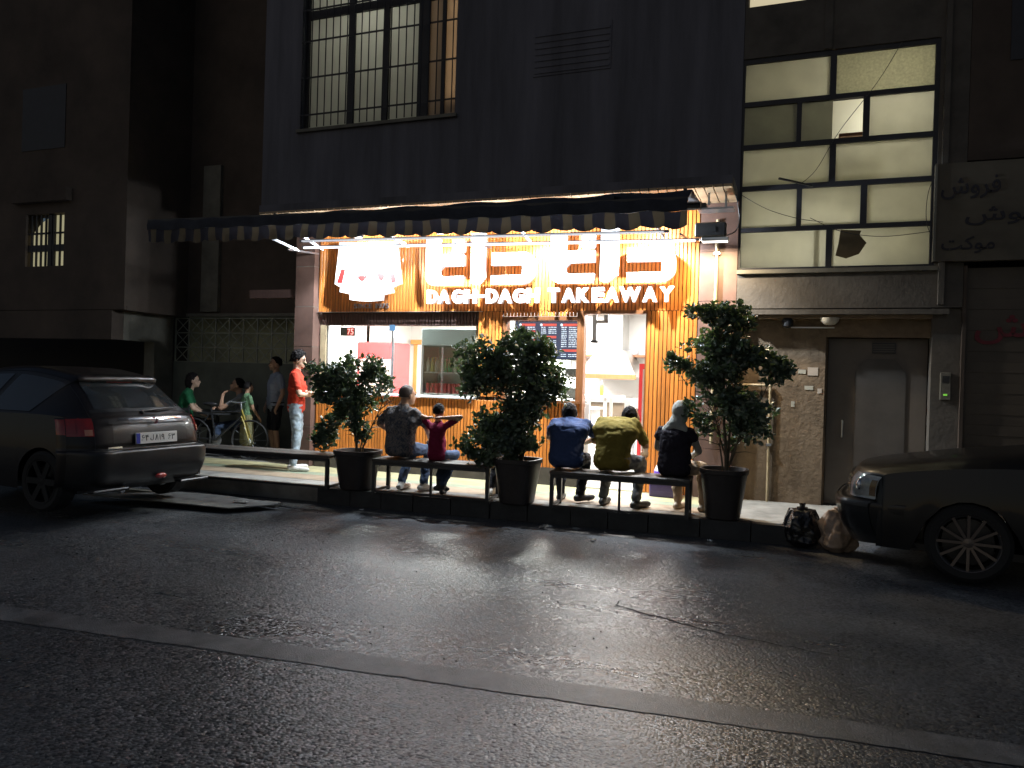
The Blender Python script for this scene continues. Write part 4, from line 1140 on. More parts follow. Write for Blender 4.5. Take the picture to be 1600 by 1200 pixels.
# ================================================================== PEOPLE
def cone_mesh(mb, p0, p1, r0, r1, n=14, h=5):
    p0, p1 = Vector(p0), Vector(p1)
    d = p1 - p0
    if d.length < 1e-5: d = Vector((0, 0, 1e-4))
    d = d.normalized()
    u = Vector((0, 0, 1)) if abs(d.z) < .9 else Vector((1, 0, 0))
    x = d.cross(u).normalized(); y = d.cross(x)
    rings = []
    for k in range(h, 0, -1):
        a = R(90 * k / h); rings.append((p0 - d * r0 * math.sin(a), r0 * math.cos(a)))
    rings.append((p0, r0)); rings.append((p1, r1))
    for k in range(1, h + 1):
        a = R(90 * k / h); rings.append((p1 + d * r1 * math.sin(a), r1 * math.cos(a)))
    v = []; f = []
    for c, r in rings:
        for k in range(n):
            a = 2 * math.pi * k / n
            v.append(c + (x * math.cos(a) + y * math.sin(a)) * max(r, 1e-4))
    for i in range(len(rings) - 1):
        for k in range(n):
            a, b = i * n + k, i * n + (k + 1) % n
            f.append((a, b, b + n, a + n))
    f.append(tuple(range(n - 1, -1, -1))); f.append(tuple((len(rings) - 1) * n + k for k in range(n)))
    mb.add(v, f)
def cr(p, t):
    """Catmull-Rom through rows of p at parameter t"""
    n = len(p) - 1; i = min(int(t), n - 1); u = t - i
    p0, p1, p2, p3 = p[max(i - 1, 0)], p[i], p[i + 1], p[min(i + 2, n)]
    return .5 * ((2 * p1) + (p2 - p0) * u + (2 * p0 - 5 * p1 + 4 * p2 - p3) * u * u + (3 * p1 - p0 - 3 * p2 + p3) * u ** 3)
class Body:
    """collects rounded primitives, then fuses them into one continuous skin with a material per region"""
    def __init__(s): s.c = []; s.e = []; s.lab = []; s.mb = MB()
    def cone(s, p0, p1, r0, r1, m):
        cone_mesh(s.mb, p0, p1, r0, r1); s.c.append((Vector(p0), Vector(p1), r0, r1, m))
    def ell(s, c, r, fr, m):
        """fr: 3x3 frame matrix"""
        t = MB().sphere((0, 0, 0), r, 18, 12)
        s.mb.add([Vector(c) + fr @ Vector(p) for p in t.v], t.f); s.e.append((Vector(c), Vector(r), fr, m))
    def loft(s, rings, m, n=28):
        """rings: (centre, right vector, forward vector); closed tube of ellipses"""
        v = []; f = []
        for c, rx, ry in rings:
            for k in range(n):
                a = 2 * math.pi * k / n
                ca, sa = math.cos(a), math.sin(a)
                q = (abs(ca) ** 2.5 + abs(sa) ** 2.5) ** (1 / 2.5)
                v.append(c + rx * (ca / q) + ry * (sa / q))
        for i in range(len(rings) - 1):
            for k in range(n):
                a, b = i * n + k, i * n + (k + 1) % n
                f.append((a, b, b + n, a + n))
        f.append(tuple(range(n - 1, -1, -1))); f.append(tuple((len(rings) - 1) * n + k for k in range(n)))
        s.mb.add(v, f)
        for c, rx, ry in rings: s.lab.append((c, rx, ry, m))
    def fuse(s, name, mats, voxel=.0115, wr=.009, smooth_it=4, wrmats=()):
        me = bpy.data.meshes.new(name); me.from_pydata(s.mb.v, [], s.mb.f); me.update()
        o = bpy.data.objects.new(name, me); COL.objects.link(o)
        md = o.modifiers.new('r', 'REMESH'); md.mode = 'VOXEL'; md.voxel_size = voxel; md.use_smooth_shade = True
        sm = o.modifiers.new('s', 'SMOOTH'); sm.factor = .5; sm.iterations = smooth_it
        dg = bpy.context.evaluated_depsgraph_get(); dg.update()
        out = bpy.data.meshes.new_from_object(o.evaluated_get(dg))
        bpy.data.objects.remove(o); bpy.data.meshes.remove(me)
        n = len(out.vertices); co = np.empty(n * 3); out.vertices.foreach_get('co', co); co = co.reshape(-1, 3)
        best = np.full(n, 1e9); lab = np.zeros(n, int)
        for p0, p1, r0, r1, m in s.c:
            a = np.array(p0); d = np.array(p1) - a; L2 = max(d @ d, 1e-9)
            t = np.clip(((co - a) @ d) / L2, 0, 1)
            ds = np.linalg.norm(co - a - t[:, None] * d, axis=1) - (r0 + (r1 - r0) * t)
            k = ds < best; best[k] = ds[k]; lab[k] = m
        for c, r, fr, m in s.e:
            q = (co - np.array(c)) @ np.array(fr); rr = np.array(r)
            ds = (np.linalg.norm(q / rr, axis=1) - 1) * rr.min()
            k = ds < best; best[k] = ds[k]; lab[k] = m
        for c, rx, ry, m in s.lab:
            ax = np.array(rx); ay = np.array(ry); lx = np.linalg.norm(ax); ly = np.linalg.norm(ay)
            az = np.cross(ax / lx, ay / ly); q = co - np.array(c)
            ds = (np.sqrt((q @ ax / lx / lx) ** 2 + (q @ ay / ly / ly) ** 2 + (q @ az / .06) ** 2) - 1) * min(lx, ly)
            k = ds < best; best[k] = ds[k]; lab[k] = m
        # blend the clothed regions so no joint lines show
        bm = bmesh.new(); bm.from_mesh(out); bm.verts.ensure_lookup_table()
        sel = [bm.verts[i] for i in range(n) if lab[i] in (1,)] if wrmats else []
        if sel and len(mats) > 1:
            for _ in range(14): bmesh.ops.smooth_vert(bm, verts=sel, factor=.5, use_axis_x=True, use_axis_y=True, use_axis_z=True)
            bm.to_mesh(out); out.vertices.foreach_get('co', (cc := np.empty(n * 3))); co = cc.reshape(-1, 3)
        bm.free()
        # cloth folds
        no = np.empty(n * 3); out.vertices.foreach_get('normal', no); no = no.reshape(-1, 3)
        if wr and wrmats:
            for i in range(n):
                if lab[i] in wrmats:
                    x, y, z = co[i]
                    w = noise.noise((x * 6 + z * 5, y * 6, z * 11 - x * 4)) * 1.2 + abs(noise.noise((x * 12 - z * 9, y * 12, z * 17 + x * 9))) * 1.5 - .4 + .35 * noise.noise((x * 40, y * 40, z * 34))
                    co[i] += no[i] * (w * wr)
            out.vertices.foreach_set('co', co.ravel())
        np_ = len(out.polygons)
        lt = np.empty(np_, int); out.polygons.foreach_get('loop_start', lt)
        lv = np.empty(len(out.loops), int); out.loops.foreach_get('vertex_index', lv)
        out.materials.clear()
        for m in mats: out.materials.append(m)
        out.polygons.foreach_set('material_index', lab[lv[lt]].astype(np.int32))
        out.polygons.foreach_set('use_smooth', [True] * np_)
        out.update()
        return out

SKIN = mat('skin', (.42, .24, .15), .5, var=.08, scale=12)
SKIN_L = mat('skin_pale', (.55, .36, .25), .5, var=.08, scale=12)
HAIR = mat('black_hair', (.010, .008, .008), .7, bump=.8, bscale=140, spec=.15)
HAIR_B = mat('brown_hair', (.045, .028, .018), .5, bump=.6, bscale=160)
def cloth(name, col, rough=.85, var=.12, **k): return mat(name, col, rough, var=var, scale=k.pop('scale', 14), bump=.25, bscale=220, spec=.2, **k)
DENIM = cloth('blue_denim', (.06, .085, .14)); DENIM_L = cloth('light_denim', (.30, .36, .40), var=.25); BLACKT = cloth('black_cloth', (.018, .018, .022)); GREYT = cloth('grey_trousers', (.16, .165, .17))
SHOE_W = mat('white_sneaker', (.55, .52, .47), .6, var=.2, scale=30); SHOE_D = mat('dark_shoe', (.03, .03, .032), .5); SHOE_G = mat('grey_sneaker', (.22, .21, .2), .6, var=.3, scale=30)

STAND = dict(pel=(0, 0, .95), che=(0, .0, 1.27), nec=(0, -.01, 1.47), hed=(0, .02, 1.625), sh=(.185, -.01, 1.415), el=(.245, -.03, 1.13), wr=(.245, .07, .90), hip=(.088, 0, .92), kn=(.10, .03, .50), an=(.105, -.03, .085), toe=(.12, .16, .035))
SIT = dict(pel=(0, 0, .535), che=(0, .02, .85), nec=(0, .06, 1.04), hed=(0, .11, 1.19), sh=(.18, .03, .985), el=(.26, .14, .74), wr=(.15, .36, .60), hip=(.095, .04, .51), kn=(.13, .42, .49), an=(.13, .40, .085), toe=(.15, .59, .035))
def person(label, loc, yaw, base, S=1.0, ov=None, shirt=None, pants=None, shoe=None, skin=SKIN, hair='short', hairm=HAIR, sleeve=.55, shorts=False, wide=1.0, hyaw=0, hpitch=0, broad=1.0, skirt=False, grip=False):
    J = {}
    for k, v in base.items():
        if k in ('pel', 'che', 'nec', 'hed'): J[k] = Vector(v)
        else: J[k + 'L'] = Vector((-v[0], v[1], v[2])); J[k + 'R'] = Vector(v)
    for k, v in (ov or {}).items(): J[k] = Vector(v)
    MAT = [skin, shirt, pants, shoe, SHOE_W if shoe is not SHOE_W else SHOE_G]
    b = Body()
    sp = (J['che'] - J['pel']).normalized(); rt = (J['shR'] - J['shL']).normalized(); fw = sp.cross(rt) * -1
    fw = rt.cross(sp) * -1 if (rt.cross(sp)).y < 0 else rt.cross(sp)
    fr = Matrix((rt, fw, sp)).transposed()
    hr = (J['hipR'] - J['hipL']).normalized()
    hfr = Matrix((hr, Vector((0, 0, 1)).cross(hr), Vector((0, 0, 1)))).transposed()
    w = wide
    sL, sR = J['shL'], J['shR']
    up_ = J['nec']
    pz = Vector((0, 0, 1))
    shc = (sL + sR) / 2
    sw = (sR - sL).length / 2
    hf = hfr @ Vector((0, 1, 0))
    # spine curve: seat, pelvis, waist, chest, shoulder line, neck
    def spc(t):
        p = [J['pel'] - pz * .02, J['pel'].lerp(J['che'], .5) , J['che'], shc, up_]
        q = [np.array(x) for x in p]
        return Vector(cr(q, t))
    rings = []
    for t, wx, wy in ((-1, .13, .085), (-.5, .168, .118), (0, .176, .126), (.5, .168, .122), (1, .162, .117), (1.5, .170, .120), (2, sw * .95, .122), (2.5, sw * 1.02, .112), (3, sw * .93, .088), (3.5, sw * .58, .068), (3.85, .07, .058)):
        if t < 0:
            c = J['pel'] - pz * (.02 + .09 * -t); r_, f_ = hr, hf
        else:
            c = spc(t); k = min(1, t / 1.0); r_ = hr.lerp(rt, k).normalized(); f_ = hf.lerp(fw, k).normalized()
            if t > 2.4: f_ = f_.lerp(hf, .25).normalized()
        ww = w if t < 2.4 else 1.0
        rings.append((c, r_ * wx * ww * (broad if 1.4 < t < 3.4 else 1), f_ * wy * ww))
    b.loft(rings, 1)
    b.cone(sL.lerp(sR, .16), up_.lerp(shc, .45), .050, .055, 1); b.cone(sR.lerp(sL, .16), up_.lerp(shc, .45), .050, .055, 1)
    b.cone(up_ - sp * .03, up_.lerp(J['hed'], .55), .060, .054, 0)
    # head
    Rh = Matrix.Rotation(hyaw, 3, 'Z') @ Matrix.Rotation(-hpitch, 3, 'X')
    H = J['hed']
    b.ell(H + Rh @ Vector((0, -.005, .02)), (.077, .097, .098), Rh, 0)
    b.ell(H + Rh @ Vector((0, .03, -.045)), (.058, .062, .072), Rh, 0)
    b.ell(H + Rh @ Vector((0, .075, -.085)), (.03, .024, .026), Rh, 0)
    b.cone(H + Rh @ Vector((0, .092, .01)), H + Rh @ Vector((0, .112, -.028)), .010, .014, 0)
    b.ell(H + Rh @ Vector((0, .094, -.055)), (.026, .012, .010), Rh, 0)
    b.ell(H + Rh @ Vector((0, .085, .03)), (.055, .014, .010), Rh, 0)
    for sx in (-1, 1):
        b.ell(H + Rh @ Vector((sx * .079, -.005, -.01)), (.010, .020, .033), Rh, 0)
    for sd in 'LR':
        s_, e_, w_ = J['sh' + sd], J['el' + sd], J['wr' + sd]
        b.cone(s_ + rt * (.012 if sd == 'L' else -.012), s_.lerp(e_, sleeve), .056, .058, 1)
        b.cone(s_.lerp(e_, sleeve - .05), e_, .045, .040, 0 if sleeve < 1 else 1)
        b.cone(e_, w_, .040, .027, 0 if sleeve < 1.2 else 1)
        # hand: palm, four fingers and a thumb
        d = (w_ - e_).normalized()
        hd = J.get('hand' + sd)
        if hd is not None: d = (hd - w_).normalized()
        sd_ = d.cross(Vector((0, 0, 1)))
        sd_ = sd_.normalized() if sd_.length > .1 else Vector((1, 0, 0))
        pn = sd_.cross(d).normalized()
        pc = w_ + d * .085
        b.cone(w_, pc - d * .02, .027, .024, 0)
        for q, L_ in ((-.027, .062), (-.009, .075), (.009, .07), (.027, .055)):
            f0 = pc - d * .02 + sd_ * q; f1 = f0 + d * L_ * .55 - pn * .008; f2 = f1 + d * L_ * .4 - pn * .03
            b.cone(f0 - d * .02, f1, .0115, .010, 0); b.cone(f1, f2, .010, .008, 0)
        ts = -1 if sd == 'L' else 1
        t0 = w_ + d * .03 - sd_ * .02 * ts; t1 = t0 + d * .03 - sd_ * .032 * ts; b.cone(t0, t1, .013, .011, 0); b.cone(t1, t1 + d * .03 - pn * .01, .011, .009, 0)
        h_, k_, a_, t_ = J['hip' + sd], J['kn' + sd], J['an' + sd], J['toe' + sd]
        if shorts:
            b.cone(h_, h_.lerp(k_, .9), .092 * w, .078, 2); b.cone(h_.lerp(k_, .85), k_, .058, .052, 0); b.cone(k_, k_.lerp(a_, .4), .05, .053, 0); b.cone(k_.lerp(a_, .4), a_, .053, .036, 0)
        else:
            b.cone(h_, k_, .092 * w, .066, 2); b.cone(k_, k_.lerp(a_, .4), .066, .062, 2); b.cone(k_.lerp(a_, .4), k_.lerp(a_, .93), .062, .052, 2)
            b.cone(k_.lerp(a_, .9), a_, .038, .036, 0)
        fd = (t_ - a_); fd.z = 0; fd = fd.normalized()
        pr = Vector((-fd.y, fd.x, 0))
        hl = a_ - fd * .045; hl.z = t_.z + .004
        b.cone(a_ + Vector((0, 0, -.01)), hl + fd * .05, .042, .038, 3)
        b.cone(hl, t_, .040, .036, 3); b.cone(t_ - fd * .05, t_ + fd * .02, .042, .030, 3)
    if skirt:
        b.cone(J['hipL'], J['knL'].lerp(J['anL'], .25), .11, .13, 2); b.cone(J['hipR'], J['knR'].lerp(J['anR'], .25), .11, .13, 2); b.cone(J['pel'], (J['knL'] + J['knR']) / 2, .13, .14, 2)
    me = b.fuse('body', MAT, voxel=.0115 if S > .8 else .0135, wrmats=(1, 2))
    t = thing('person', label, 'person', loc, yaw)
    t.scale = (S, S, S)
    obj('body', me, t)
    # hair
    if hair in ('short', 'long', 'curly', 'crop'):
        hb = MB(); nu, nv = 40, 28
        amp = {'short': .010, 'crop': .003, 'curly': .026, 'long': .012}[hair]
        v = []
        for j in range(nv + 1):
            th = math.pi * j / nv
            for k in range(nu):
                ph = 2 * math.pi * k / nu
                q = Vector((math.sin(th) * math.cos(ph), math.sin(th) * math.sin(ph), math.cos(th)))
                front = q.y * .9 - q.z * .55
                cover = 1.0
                lim = (.42 if hair == 'curly' else .30) if hair != 'long' else .38
                if front > lim: cover = 0
                if hair != 'long' and q.z < -.45: cover = 0
                rr_ = 1.0 if cover else .72
                nz = noise.noise(tuple(q * 5.5)) * amp + noise.noise(tuple(q * 13)) * amp * .7
                base_r = (Vector((.086, .108, .112)) if hair != 'curly' else Vector((.098, .118, .132))) if hair != 'crop' else Vector((.081, .102, .105))
                p = Vector((q.x * (base_r.x * rr_ + nz * cover), q.y * (base_r.y * rr_ + nz * cover), q.z * (base_r.z * rr_ + nz * cover)))
                if hair == 'long' and q.z < .0 and q.y < .25: p.z *= 2.0; p.y -= .01
                v.append(H + Rh @ (p + Vector((0, -.012, .026))))
        f = [(j * nu + k, j * nu + (k + 1) % nu, (j + 1) * nu + (k + 1) % nu, (j + 1) * nu + k) for j in range(nv) for k in range(nu)]
        hb.add(v, f); hb.build('hair', hairm, t, 180)
    if hair == 'scarf':
        sb_ = Body()
        I3 = Matrix.Identity(3)
        sb_.ell(H + Rh @ Vector((0, -.015, .022)), (.096, .116, .118), Rh, 0)
        sb_.cone(H + Vector((0, -.01, -.03)), J['nec'] + Vector((0, -.01, .01)), .092, .085, 0)
        sb_.cone(J['nec'] + Vector((0, -.02, .02)), J['nec'] + Vector((-.10, -.03, -.06)), .075, .06, 0)
        sb_.cone(J['nec'] + Vector((0, -.02, .02)), J['nec'] + Vector((.10, -.03, -.06)), .075, .06, 0)
        obj('headscarf', sb_.fuse('headscarf', [hairm], voxel=.012, wr=.007, wrmats=(0,)), t)
    # eyes and brows as small dark parts
    if hair != 'scarf':
        fm = MB()
        for sx in (-1, 1):
            c = H + Rh @ Vector((sx * .031, .0925, .012)); fm.sphere(tuple(c), .009, 8, 6)
            c0 = H + Rh @ Vector((sx * .018, .101, .034)); c1 = H + Rh @ Vector((sx * .050, .090, .036)); fm.tube([c0, c1], .005, 5)
        tag(fm.build('eyes', HAIR, t), kind='stuff')
    return t

def patterned():
    m, N, L, B = newmat('camouflage_print')
    g = N.new('ShaderNodeNewGeometry'); n_ = N.new('ShaderNodeTexNoise'); n_.inputs['Scale'].default_value = 17; n_.inputs['Detail'].default_value = 3; n_.inputs['Distortion'].default_value = 1.2
    L.new(g.outputs['Position'], n_.inputs['Vector'])
    cr = N.new('ShaderNodeValToRGB'); cr.color_ramp.interpolation = 'CONSTANT'
    e = cr.color_ramp.elements
    e[0].position = 0; e[0].color = (.055, .06, .075, 1); e[1].position = .44; e[1].color = (.13, .12, .115, 1)
    for p, c in ((.52, (.20, .165, .14)), (.58, (.09, .085, .10)), (.66, (.26, .24, .23))):
        q = e.new(p); q.color = (*c, 1)
    L.new(n_.outputs['Fac'], cr.inputs[0]); L.new(cr.outputs[0], B.inputs['Base Color']); B.inputs['Roughness'].default_value = .85
    return m
GZ = .204
person('man sitting with his back turned in a patterned shirt beside the boy', (-4.56, -1.66, GZ), R(-8), SIT, 1.04,
       dict(elL=(-.33, .02, .80), wrL=(-.20, .30, .60), elR=(.27, .16, .78), wrR=(.17, .38, .62), hed=(.03, .08, 1.15), nec=(.0, .03, 1.02), shL=(-.19, .02, .965), shR=(.19, .02, .965), anL=(-.10, .18, .085), toeL=(-.12, .36, .035), anR=(.16, .28, .085), toeR=(.24, .44, .035)),
       patterned(), DENIM, SHOE_W, hair='crop', hairm=mat('short_brown_hair', (.075, .05, .04), .6), sleeve=.75, wide=1.12, broad=1.12, hyaw=R(-22))
person('boy in a dark red shirt sitting with hands behind his head', (-4.07, -1.62, GZ), R(-3), SIT, .80,
       dict(pel=(0, 0, .63), che=(0, .0, .92), nec=(0, .01, 1.10), hed=(0, .03, 1.26), shL=(-.15, .0, 1.05), shR=(.15, .0, 1.05), hipL=(-.08, .04, .61), hipR=(.08, .04, .61), elL=(-.33, .02, 1.19), elR=(.37, .03, 1.20), wrL=(-.12, -.09, 1.17), wrR=(.14, -.09, 1.18), handL=(-.02, -.12, 1.20), handR=(.03, -.13, 1.20), knL=(-.10, .40, .60), knR=(.12, .40, .60), anL=(-.02, .12, .22), anR=(.06, .10, .13), toeL=(.10, .16, .08), toeR=(.02, .28, .04)),
       cloth('crimson_shirt', (.20, .014, .045)), DENIM, SHOE_D, hair='short', sleeve=.6, wide=.86, broad=.9)
person('man in a navy blue shirt sitting bent forward behind the dense shrub', (-2.45, -1.58, GZ), R(2), SIT, 1.06,
       dict(pel=(0, 0, .53), che=(0, .10, .83), nec=(-.03, .26, .93), hed=(-.05, .34, .99), shL=(-.19, .18, .895), shR=(.19, .18, .895), elL=(-.27, .28, .72), elR=(.25, .34, .72), wrL=(-.12, .48, .66), wrR=(.10, .50, .66), knL=(-.17, .42, .49), anL=(-.14, .36, .085), anR=(.10, .30, .085), toeL=(-.15, .53, .035), toeR=(.20, .44, .05)),
       cloth('navy_shirt', (.045, .07, .16)), BLACKT, SHOE_D, hair='short', sleeve=.62, wide=1.12, broad=1.15, hpitch=R(-35))
person('man in a mustard shirt sitting hunched in front of the doorway', (-1.92, -1.55, GZ), R(-4), SIT, 1.06,
       dict(pel=(0, 0, .53), che=(0, .12, .83), nec=(.05, .29, .94), hed=(.10, .38, .98), shL=(-.20, .19, .935), shR=(.20, .19, .935), elL=(-.30, .30, .70), elR=(.29, .28, .68), wrL=(-.13, .52, .62), wrR=(.24, .48, .60), knL=(-.16, .42, .49), knR=(.22, .38, .49), anL=(-.16, .26, .085), anR=(.22, .22, .085), toeL=(-.16, .44, .035), toeR=(.30, .39, .035)),
       cloth('mustard_shirt', (.19, .145, .028)), GREYT, SHOE_D, hair='short', sleeve=.8, wide=1.15, broad=1.18, hyaw=R(-20), hpitch=R(-40))
w5 = person('woman in a grey headscarf and dark top at the bench end', (-1.23, -1.50, GZ), R(-6), SIT, 1.0,
       dict(hed=(.03, .09, 1.12), nec=(.0, .04, .98), shL=(-.17, .02, .92), shR=(.17, .02, .92), elL=(-.23, .14, .72), elR=(.23, .16, .70), wrR=(.08, .36, .60), anL=(-.05, .42, .095), anR=(.24, .40, .095), toeL=(-.02, .57, .03), toeR=(.28, .55, .03), knL=(-.08, .42, .50), knR=(.22, .40, .50)),
       cloth('dark_violet_top', (.022, .018, .026)), cloth('beige_trousers', (.40, .30, .21)), mat('beige_shoes', (.42, .32, .22), .5), hair='scarf', hairm=cloth('grey_scarf', (.33, .34, .31)), sleeve=.3, wide=1.08, broad=.95, skin=cloth('grey_sleeve', (.30, .30, .27)))
person('man in a red shirt and ripped light jeans standing with folded arms', (-6.88, -.62, GZ), R(-62), STAND, 1.0,
       dict(elL=(-.24, .10, 1.13), elR=(.25, .08, 1.13), wrL=(.02, .25, 1.16), wrR=(-.04, .23, 1.11), handL=(.12, .22, 1.18), handR=(-.14, .20, 1.13), anL=(-.15, -.05, .085), toeL=(-.24, .12, .035), anR=(.13, .0, .085), toeR=(.16, .19, .035), knL=(-.13, .02, .50)),
       cloth('bright_red_shirt', (.50, .05, .025)), DENIM_L, SHOE_W, skin=SKIN_L, hair='curly', sleeve=.7, hyaw=R(-10), hpitch=R(8))
person('man in a pale grey shirt and black shorts standing behind the red shirt', (-8.22, .62, GZ), R(150), STAND, .97,
       dict(), cloth('pale_blue_shirt', (.25, .28, .35)), BLACKT, SHOE_G, hair='short', sleeve=.6, shorts=True, wide=1.08)
person('child in a green shirt and khaki skirt standing by the tables', (-8.52, .28, GZ), R(-30), STAND, .72,
       dict(elR=(.22, .06, 1.14), wrR=(.2, .2, .95)), cloth('pale_green_shirt', (.15, .26, .14)), cloth('khaki_skirt', (.26, .24, .12)), SHOE_D, hair='short', sleeve=.5, shorts=True, skirt=True)
person('seated man in a pale shirt leaning his elbow on the dark table', (-8.95, .70, GZ), R(130), SIT, 1.0,
       dict(elL=(-.20, .36, .80), wrL=(-.06, .34, 1.03), handL=(-.03, .28, 1.10), elR=(.24, .34, .78), wrR=(.02, .44, .80)), cloth('pale_grey_shirt', (.24, .25, .25)), DENIM, SHOE_W, hair='short', sleeve=.6, hpitch=R(-12))
person('woman with long dark hair in a green top seated behind the hatchback', (-9.95, .40, GZ), R(-50), SIT, 1.05,
       dict(), cloth('emerald_top', (.018, .12, .05)), BLACKT, SHOE_D, skin=SKIN_L, hair='long', sleeve=.6)
person('person in dark clothes sitting hidden behind the dense shrub', (-3.42, -1.45, GZ), R(-5), SIT, .93,
       dict(che=(0, .14, .80), nec=(0, .30, .92), hed=(0, .38, .98), shL=(-.17, .2, .90), shR=(.17, .2, .90), anL=(-.08, .22, .085), toeL=(-.10, .40, .035), knR=(.15, .42, .49)), BLACKT, BLACKT, SHOE_W, hair='short', hpitch=R(-30))

# ================================================================== CARS
class Car:
    """shell: a chain of points over the centre line (rear to front) lofted across the width, plus side panels"""
    def __init__(s, chain, belt_i, axles, rw):
        # chain rows: x,z at centre | x,z,y at 0.55 | x,z,y at edge(roof/bonnet) | x,z,y at corner(belt)
        s.A = np.array([[(c[0], 0, c[1]), (c[0] + c[8] * .25, c[4] * .58, c[1] - c[9] * .25), (c[2], c[4], c[3]), (c[5], c[7], c[6])] for c in chain], float)
        s.N = len(chain) - 1; s.axles = axles; s.rw = rw; s.belt_i = belt_i
    def P(s, u, v):
        """u along chain 0..N, v -3..3 across"""
        row = cr(s.A, u)
        av = abs(v)
        full = np.array([row[3] * (1, -1, 1), row[2] * (1, -1, 1), row[1] * (1, -1, 1), row[0], row[1], row[2], row[3]])
        return cr(full, v + 3)
    def grid(s, u0, u1, v0, v1, nu, nv, off=0.):
        V = []; F = []
        for i in range(nu + 1):
            for j in range(nv + 1):
                u, v = u0 + (u1 - u0) * i / nu, v0 + (v1 - v0) * j / nv
                p = s.P(u, v)
                if off:
                    e = 1e-2
                    du = s.P(min(u + e, s.N), v) - s.P(max(u - e, 0), v); dv = s.P(u, min(v + e, 3)) - s.P(u, max(v - e, -3))
                    n_ = np.cross(du, dv); n_ /= max(np.linalg.norm(n_), 1e-9)
                    if n_ @ (p - np.array((1.2, 0, .6))) < 0: n_ = -n_
                    p = p + n_ * off
                V.append(tuple(p))
        for i in range(nu):
            for j in range(nv):
                a = i * (nv + 1) + j; F.append((a, a + 1, a + nv + 2, a + nv + 1))
        return V, F
    def side(s, sgn, nx=60, nz=9, sill=.20):
        xr = s.A[:, 3]
        V = []; F = []
        u0, u1 = s.belt_i
        for i in range(nx + 1):
            u = u0 + (u1 - u0) * i / nx
            top = cr(s.A, u)[3]
            zb = sill
            for ax in s.axles:
                dx = abs(top[0] - ax)
                if dx < s.rw: zb = max(zb, .30 + math.sqrt(s.rw ** 2 - dx ** 2))
            zb = min(zb, top[2] - .05)
            for j in range(nz + 1):
                t = j / nz; z = top[2] + (zb - top[2]) * t
                bulge = .045 * math.sin(math.pi * min(1, (top[2] - z) / max(top[2] - .1, .1)) * .8) - .03 * max(0, (.45 - z)) / .25
                V.append((top[0], sgn * (top[1] + bulge), z))
        for i in range(nx):
            for j in range(nz):
                a = i * (nz + 1) + j; F.append((a, a + 1, a + nz + 2, a + nz + 1))
        return V, F
def returns(car, u0, u1, sg, dx, n=24):
    V = []; F = []
    for i in range(n + 1):
        p = car.P(u0 + (u1 - u0) * i / n, math.copysign(3, sg)) * np.array((1, abs(sg), 1))
        for k in range(5):
            t = k / 4; V.append((p[0] + dx * t, p[1] + sg * .04 * math.sin(t * math.pi / 2), p[2]))
    F = [(i * 5 + k, i * 5 + k + 1, i * 5 + k + 6, i * 5 + k + 5) for i in range(n) for k in range(4)]
    return V, F
def car_paint(name, col):
    return mat(name, col, .4, metal=.0, coat=.35, spec=.3, var=.06, scale=8)
TYRE = mat('tyre_rubber', (.012, .012, .012), .75, bump=.3, bscale=60)
def wheel(parent, x, y, r, spokes, rimcol, side):
    wl_ = obj('wheel', None, parent, loc=(x, y, r))
    Mx = Matrix.Rotation(R(90), 4, 'X')
    MB().lathe([(r * .68, -.09), (r * .9, -.1), (r, -.075), (r, .075), (r * .9, .1), (r * .68, .09), (r * .68, -.09)], 40, M=Mx, cap=False).build('tyre', TYRE, wl_, 40)
    rm_ = MB().lathe([(r * .69, .085), (r * .74, .097), (r * .75, .085), (r * .72, .0), (r * .70, -.08)], 40, M=Matrix.Rotation(R(90 if side < 0 else -90), 4, 'X'), cap=False)
    for k in range(spokes):
        a = 2 * math.pi * k / spokes
        c, s_ = math.cos(a), math.sin(a)
        rm_.bar((c * r * .12, side * .075, s_ * r * .12), (c * r * .72, side * .085, s_ * r * .72), .022 if spokes > 6 else .06, .02, up=(0, 1, 0))
    rm_.lathe([(0, .09), (r * .12, .085), (r * .14, .06), (r * .14, .0)], 16, M=Matrix.Rotation(R(90 if side < 0 else -90), 4, 'X'))
    rm_.build('rim', rimcol, wl_, 40)
    MB().lathe([(0, .01), (r * .6, .0), (r * .6, -.02), (0, -.02)], 24, M=Matrix.Rotation(R(90 if side < 0 else -90), 4, 'X')).build('brake_disc', M['dark'], wl_)
    return wl_
